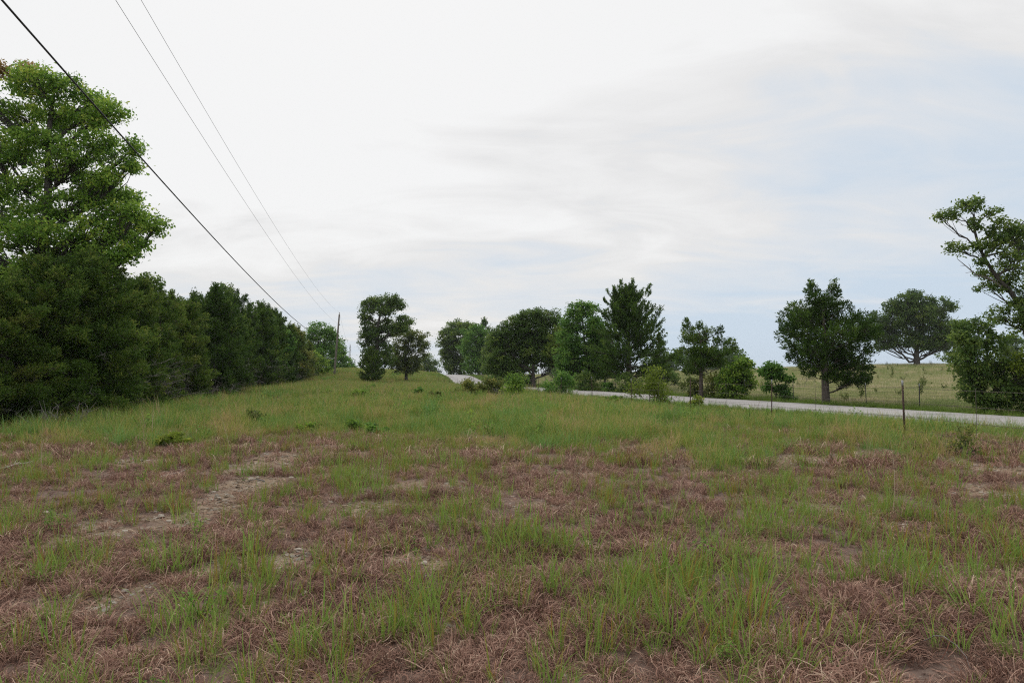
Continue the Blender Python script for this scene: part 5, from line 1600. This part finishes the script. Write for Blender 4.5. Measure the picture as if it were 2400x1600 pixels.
P_mead = [proto('meadow_tuft', [blade_clump(1200 + k, 46, 0.13, (0.20, 0.52), (58, 88), (-10, 62), (0.006, 0.010), tint=(0.55, 0.2), tipd=-0.06, curl=0.5, segs=3)], M['meadow_grass']) for k in range(6)]
P_mead += [proto('meadow_tuft', [blade_clump(1220 + k, 40, 0.15, (0.15, 0.40), (35, 85), (-40, 30), (0.006, 0.010), tint=(0.55, 0.2), curl=0.7, segs=3)], M['meadow_grass']) for k in range(3)]
xy = np.vstack([field(8.0, 21.0, 0.18, meadow_lim)])
br = brown_at(xy[:, 0], xy[:, 1])
cl = fbm(xy[:, 0] * 0.8, xy[:, 1] * 0.8, 95, 4)
keep = rng.random(len(xy)) < np.clip((1 - br) * 1.1, 0, 1) * np.clip(0.35 + 2.2 * (cl - 0.3), 0.2, 1)
xy, cl = xy[keep], cl[keep]
low = np.interp(xy[:, 1], [12, 20, 30, 60], [0.7, 0.95, 1.15, 1.3])
scatter('meadow_grass', P_mead, *finish(xy, low * (0.05 + 1.8 * cl) * rng.uniform(0.6, 1.4, len(xy)), len(P_mead), 0.08), 'olive green tall grass filling the middle of the meadow', 'grass')

P_mid = [proto('mid_tuft', [blade_clump(1230 + k, 36, 0.16, (0.22, 0.62), (58, 89), (-15, 66), (0.012, 0.020), tint=(0.55, 0.22), tipd=-0.05, curl=0.5, segs=3)], M['meadow_grass']) for k in range(6)]
xy = np.vstack([field(20.5, 34.0, 0.24, meadow_lim), field(34.0, 48.0, 0.32, meadow_lim)])
cl = fbm(xy[:, 0] * 0.6, xy[:, 1] * 0.6, 95, 4)
keep = rng.random(len(xy)) < np.clip(0.3 + 2.4 * (cl - 0.3), 0.15, 1) * np.clip(1.1 - brown_at(xy[:, 0], xy[:, 1]), 0, 1)
xy, cl = xy[keep], cl[keep]
scatter('meadow_grass', P_mid, *finish(xy, (0.05 + 1.25 * cl) * rng.uniform(0.5, 1.5, len(xy)) * np.clip((road_off(xy[:, 0], xy[:, 1]) + 3) / 9, 0.45, 1), len(P_mid), 0.1), 'tall green grass between the middle of the meadow and the mound', 'grass')

P_far = [proto('far_tuft', [blade_clump(1250 + k, 46, 0.34, (0.22, 0.60), (55, 88), (-10, 62), (0.016, 0.026), tint=(0.5, 0.2), curl=0.5, segs=2)], M['meadow_grass']) for k in range(5)]
xy = field(46.0, 150.0, 0.55, lambda y: (max(-9.2 - 0.2 * y + 0.8 * math.sin(y * 0.5), -50), float(road_x(y, left_edge)) - 0.9))
cl = fbm(xy[:, 0] * 0.25, xy[:, 1] * 0.25, 97, 3)
scatter('mound_grass', P_far, *finish(xy, (0.55 + 0.85 * cl) * rng.uniform(0.8, 1.3, len(xy)), len(P_far), 0.06), 'yellowish green grass on the mound by the lone tall oak', 'grass')

# dry straw stalks standing above the meadow
P_straw = [proto('straw_stalk', [blade_clump(1300 + k, 3 + k, 0.12, (0.55, 1.05), (72, 89), (40, 80), (0.004, 0.008), tint=(0.5, 0.25), curl=0.3),
                                 ], M['straw']) for k in range(4)]
xy = np.vstack([field(7.0, 60.0, 1.1, meadow_lim), field(36, 60, 0.6, lambda y: (float(road_x(y, left_edge)) - 12, float(road_x(y, left_edge)) - 1.0))])
cl = fbm(xy[:, 0] * 0.3, xy[:, 1] * 0.3, 99, 3)
keep = rng.random(len(xy)) < np.clip((cl - 0.42) * 2.2, 0.02, 0.7)
xy = xy[keep]
scatter('dry_stalks', P_straw, *finish(xy, rng.uniform(0.6, 1.15, len(xy)), len(P_straw), 0.15), 'thin straw coloured seed stalks standing above the meadow', 'grass')

# bright verge grass on both sides of the road
P_verge = [proto('verge_tuft', [blade_clump(1350 + k, 34, 0.12, (0.12, 0.36), (50, 88), (-10, 65), (0.007, 0.012), tint=(0.5, 0.2), curl=0.5, segs=3)], M['verge_grass']) for k in range(5)]
ls = np.concatenate([np.full(2, 0)])
pts_ = []
for ed, sgn in ((left_edge, -1), (right_edge, 1)):
    seg = np.linalg.norm(np.diff(ed, axis=0), axis=1); cum = np.concatenate([[0], np.cumsum(seg)])
    tot = cum[-1]
    n = 26000 if sgn < 0 else 24000
    s = rng.random(n) ** 1.0 * tot
    X = np.stack([np.interp(s, cum, ed[:, k]) for k in range(2)], 1)
    T = np.stack([np.interp(s, cum, np.gradient(ed[:, k])) for k in range(2)], 1); T = unit(T)
    Nn = np.stack([T[:, 1], -T[:, 0]], 1)
    wd = rng.random(n) ** (0.8 if sgn < 0 else 0.9) * (2.8 if sgn < 0 else 3.2)
    X = X + Nn * (sgn * (wd - 0.10))[:, None]
    k = (X[:, 1] > 2) & (X[:, 1] < 190) & (np.abs(X[:, 0]) < 0.95 * X[:, 1] + 3)
    pts_.append(X[k])
xy = np.vstack(pts_)
sc_ = np.interp(xy[:, 1], [10, 40, 120], [0.85, 1.0, 1.4]) * rng.uniform(0.55, 1.2, len(xy)) * np.where(road_off(xy[:, 0], xy[:, 1]) < 0.35, 0.55, 1.0)
scatter('verge_grass', P_verge, *finish(xy, sc_, len(P_verge), 0.1), 'bright green grass verges along both edges of the road', 'grass')

# pasture beyond the far fence
P_past = [proto('pasture_tuft', [blade_clump(1400 + k, 40, 0.30, (0.14, 0.42), (50, 88), (-10, 65), (0.012, 0.02), tint=(0.5, 0.2), curl=0.5, segs=2)], M['pasture_grass']) for k in range(5)]


def past_lim(y):
    return float(road_x(y, right_edge)) + 2.6, 0.86 * y + 4


xy = np.vstack([field(22.0, 60.0, 0.34, past_lim), field(60.0, 150.0, 0.8, past_lim)])
cl = fbm(xy[:, 0] * 0.2, xy[:, 1] * 0.2, 101, 4)
scatter('pasture_grass', P_past, *finish(xy, np.interp(xy[:, 1], [25, 60, 61, 150], [0.8, 1.0, 1.3, 1.9]) * (0.5 + 0.7 * cl) * rng.uniform(0.7, 1.2, len(xy)), len(P_past), 0.08), 'dry tan pasture grass on the slope beyond the woven wire fence', 'grass')
# dark weeds dotted over the pasture
P_weed = []
for k in range(4):
    r2 = np.random.default_rng(1450 + k)
    mb = MB()
    for s in range(5):
        e = np.array([r2.normal(0, 0.12), r2.normal(0, 0.12), r2.uniform(0.35, 0.75)])
        mb.tube(bez(np.zeros(3), e * 0.5 + r2.normal(0, 0.03, 3), e, 4), np.linspace(0.008, 0.004, 4), 3, 0.1, cap=False)
        n = 26
        t = r2.uniform(0.3, 1.0, n)[:, None]
        leaves(mb, e * t + r2.normal(0, 0.045, (n, 3)), r2.normal(size=(n, 3)), r2.normal(size=(n, 3)) + [0, 0, 1], r2.uniform(0.05, 0.1, n), r2.uniform(0.025, 0.045, n), r2.uniform(0.1, 0.6, n))
    P_weed.append(bpy.data.objects.new('weed', mb.mesh('weed', [M['olive_leaf']])))
xy = field(26.0, 125.0, 2.6, past_lim, 1.0)
xy = xy[rng.random(len(xy)) < 0.2]
scatter('pasture_weeds', P_weed, *finish(xy, rng.uniform(0.6, 1.5, len(xy)), len(P_weed), 0.1), 'dark weeds dotted over the dry pasture slope', 'weeds')
# small broad-leaved weeds in the foreground and meadow
xy = np.vstack([field(2.2, 16.0, 0.9, wedge, 1.0), field(16, 60, 1.6, meadow_lim, 1.0)])
xy = xy[(rng.random(len(xy)) < 0.16) & (road_off(xy[:, 0], xy[:, 1]) > 0.8)]
M['weed_leaf'] = M['green_leaf']
P_forb = []
for k in range(4):
    r2 = np.random.default_rng(1470 + k)
    mb = MB()
    for s in range(4):
        e = np.array([r2.normal(0, 0.06), r2.normal(0, 0.06), r2.uniform(0.10, 0.26)])
        mb.tube(bez(np.zeros(3), e * 0.5 + r2.normal(0, 0.015, 3), e, 4), np.linspace(0.003, 0.0015, 4), 3, 0.4, cap=False)
        n = 12
        t = r2.uniform(0.25, 1.05, n)[:, None]
        leaves(mb, e * t + r2.normal(0, 0.018, (n, 3)), r2.normal(size=(n, 3)) * [1, 1, 0.4], r2.normal(size=(n, 3)) * 0.5 + [0, 0, 1], r2.uniform(0.025, 0.05, n), r2.uniform(0.012, 0.022, n), r2.uniform(0.4, 1.0, n))
    P_forb.append(bpy.data.objects.new('forb', mb.mesh('forb', [M['green_leaf']])))
scatter('meadow_weeds', P_forb, *finish(xy, rng.uniform(0.5, 1.0, len(xy)), len(P_forb), 0.1), 'small broad leaved weeds scattered through the grass', 'weeds')

xy = field(15.0, 62.0, 0.8, meadow_lim, 1.0)
cl = fbm(xy[:, 0] * 0.5, xy[:, 1] * 0.5, 133, 3)
xy = xy[(rng.random(len(xy)) < np.clip((cl - 0.42) * 2.2, 0.03, 0.7)) & (brown_at(xy[:, 0], xy[:, 1]) < 0.4)]
scatter('meadow_forbs', P_forb, *finish(xy, rng.uniform(1.0, 2.4, len(xy)), len(P_forb), 0.1), 'leafy dark green forbs growing through the meadow grass', 'weeds')

# leaf litter and twigs along the foot of the wood
P_lit = []
for k in range(4):
    r2 = np.random.default_rng(1480 + k)
    mb = MB()
    n = 60
    c_ = np.column_stack([r2.normal(0, 0.22, (n, 2)), r2.uniform(0.0, 0.05, n)])
    leaves(mb, c_, r2.normal(size=(n, 3)) * [1, 1, 0.25], r2.normal(size=(n, 3)) * 0.5 + [0, 0, 1], r2.uniform(0.06, 0.12, n), r2.uniform(0.03, 0.06, n), r2.uniform(0.0, 0.8, n))
    for s in range(8):
        a = np.append(r2.normal(0, 0.2, 2), 0.02); e = a + np.append(r2.normal(0, 0.3, 2), abs(r2.normal(0, 0.08)))
        mb.tube([a, (a + e) / 2 + r2.normal(0, 0.02, 3), e], [0.008, 0.006, 0.003], 3, 0.75, cap=False)
    P_lit.append(bpy.data.objects.new('litter', mb.mesh('litter', [M['dead_grass']])))
xy = field(15.0, 75.0, 0.5, lambda y: (-17.0 - 0.2 * y, -8.6 - 0.2 * y + 0.6 * math.sin(y * 0.7)))
xy = xy[rng.random(len(xy)) < 0.75]
scatter('leaf_litter', P_lit, *finish(xy, rng.uniform(0.7, 1.3, len(xy)), len(P_lit), 0.05), 'brown leaf litter and twigs along the foot of the wood', 'litter')

# gravel in the bare patches
P_gr = []
for k in range(6):
    me = stone_mesh(1500 + k, 1, 0.42)
    me.materials.append(M['stone'])
    a = me.attributes.new('tint', 'FLOAT', 'POINT'); a.data.foreach_set('value', np.full(len(me.vertices), 0.2 + 0.12 * k, np.float32))
    P_gr.append(bpy.data.objects.new('pebble', me))
xy = np.vstack([field(1.5, 9.0, 0.04, wedge, 1.0), field(9.0, 16.0, 0.06, wedge, 1.0)])
ba = bare_at(xy[:, 0], xy[:, 1])
keep = rng.random(len(xy)) < ba * 0.85 + 0.06
xy = xy[keep]
sz = 0.016 + 0.075 * rng.random(len(xy)) ** 4
sz = sz * np.interp(xy[:, 1], [0, 9, 16], [0.9, 1.2, 1.5])
scatter('gravel', P_gr, *finish(xy, sz, len(P_gr), 0.2), 'tan and grey gravel covering the bare patches of soil', 'gravel')

# ------------------------------------------------------------------ the air: thin even haze round the whole place
m, N, L = mat_new('haze')
pv = N.new('ShaderNodeVolumePrincipled')
pv.inputs['Color'].default_value = (0.90, 0.94, 1.0, 1)
pv.inputs['Density'].default_value = 0.00016
pv.inputs['Anisotropy'].default_value = 0.2
oo = N.new('ShaderNodeOutputMaterial'); L.new(pv.outputs[0], oo.inputs['Volume'])
mb = MB()
zlo, zhi = float(Z.min()) - 1.0, 16.0
mb.box((0, (ys[0] + ys[-1]) / 2, (zlo + zhi) / 2), (xs[-1] - xs[0] + 20, ys[-1] - ys[0] + 20, zhi - zlo))
tag(link('haze', mb.mesh('haze', [m])), 'thin pale summer haze filling the air over the fields', 'haze', kind='stuff')
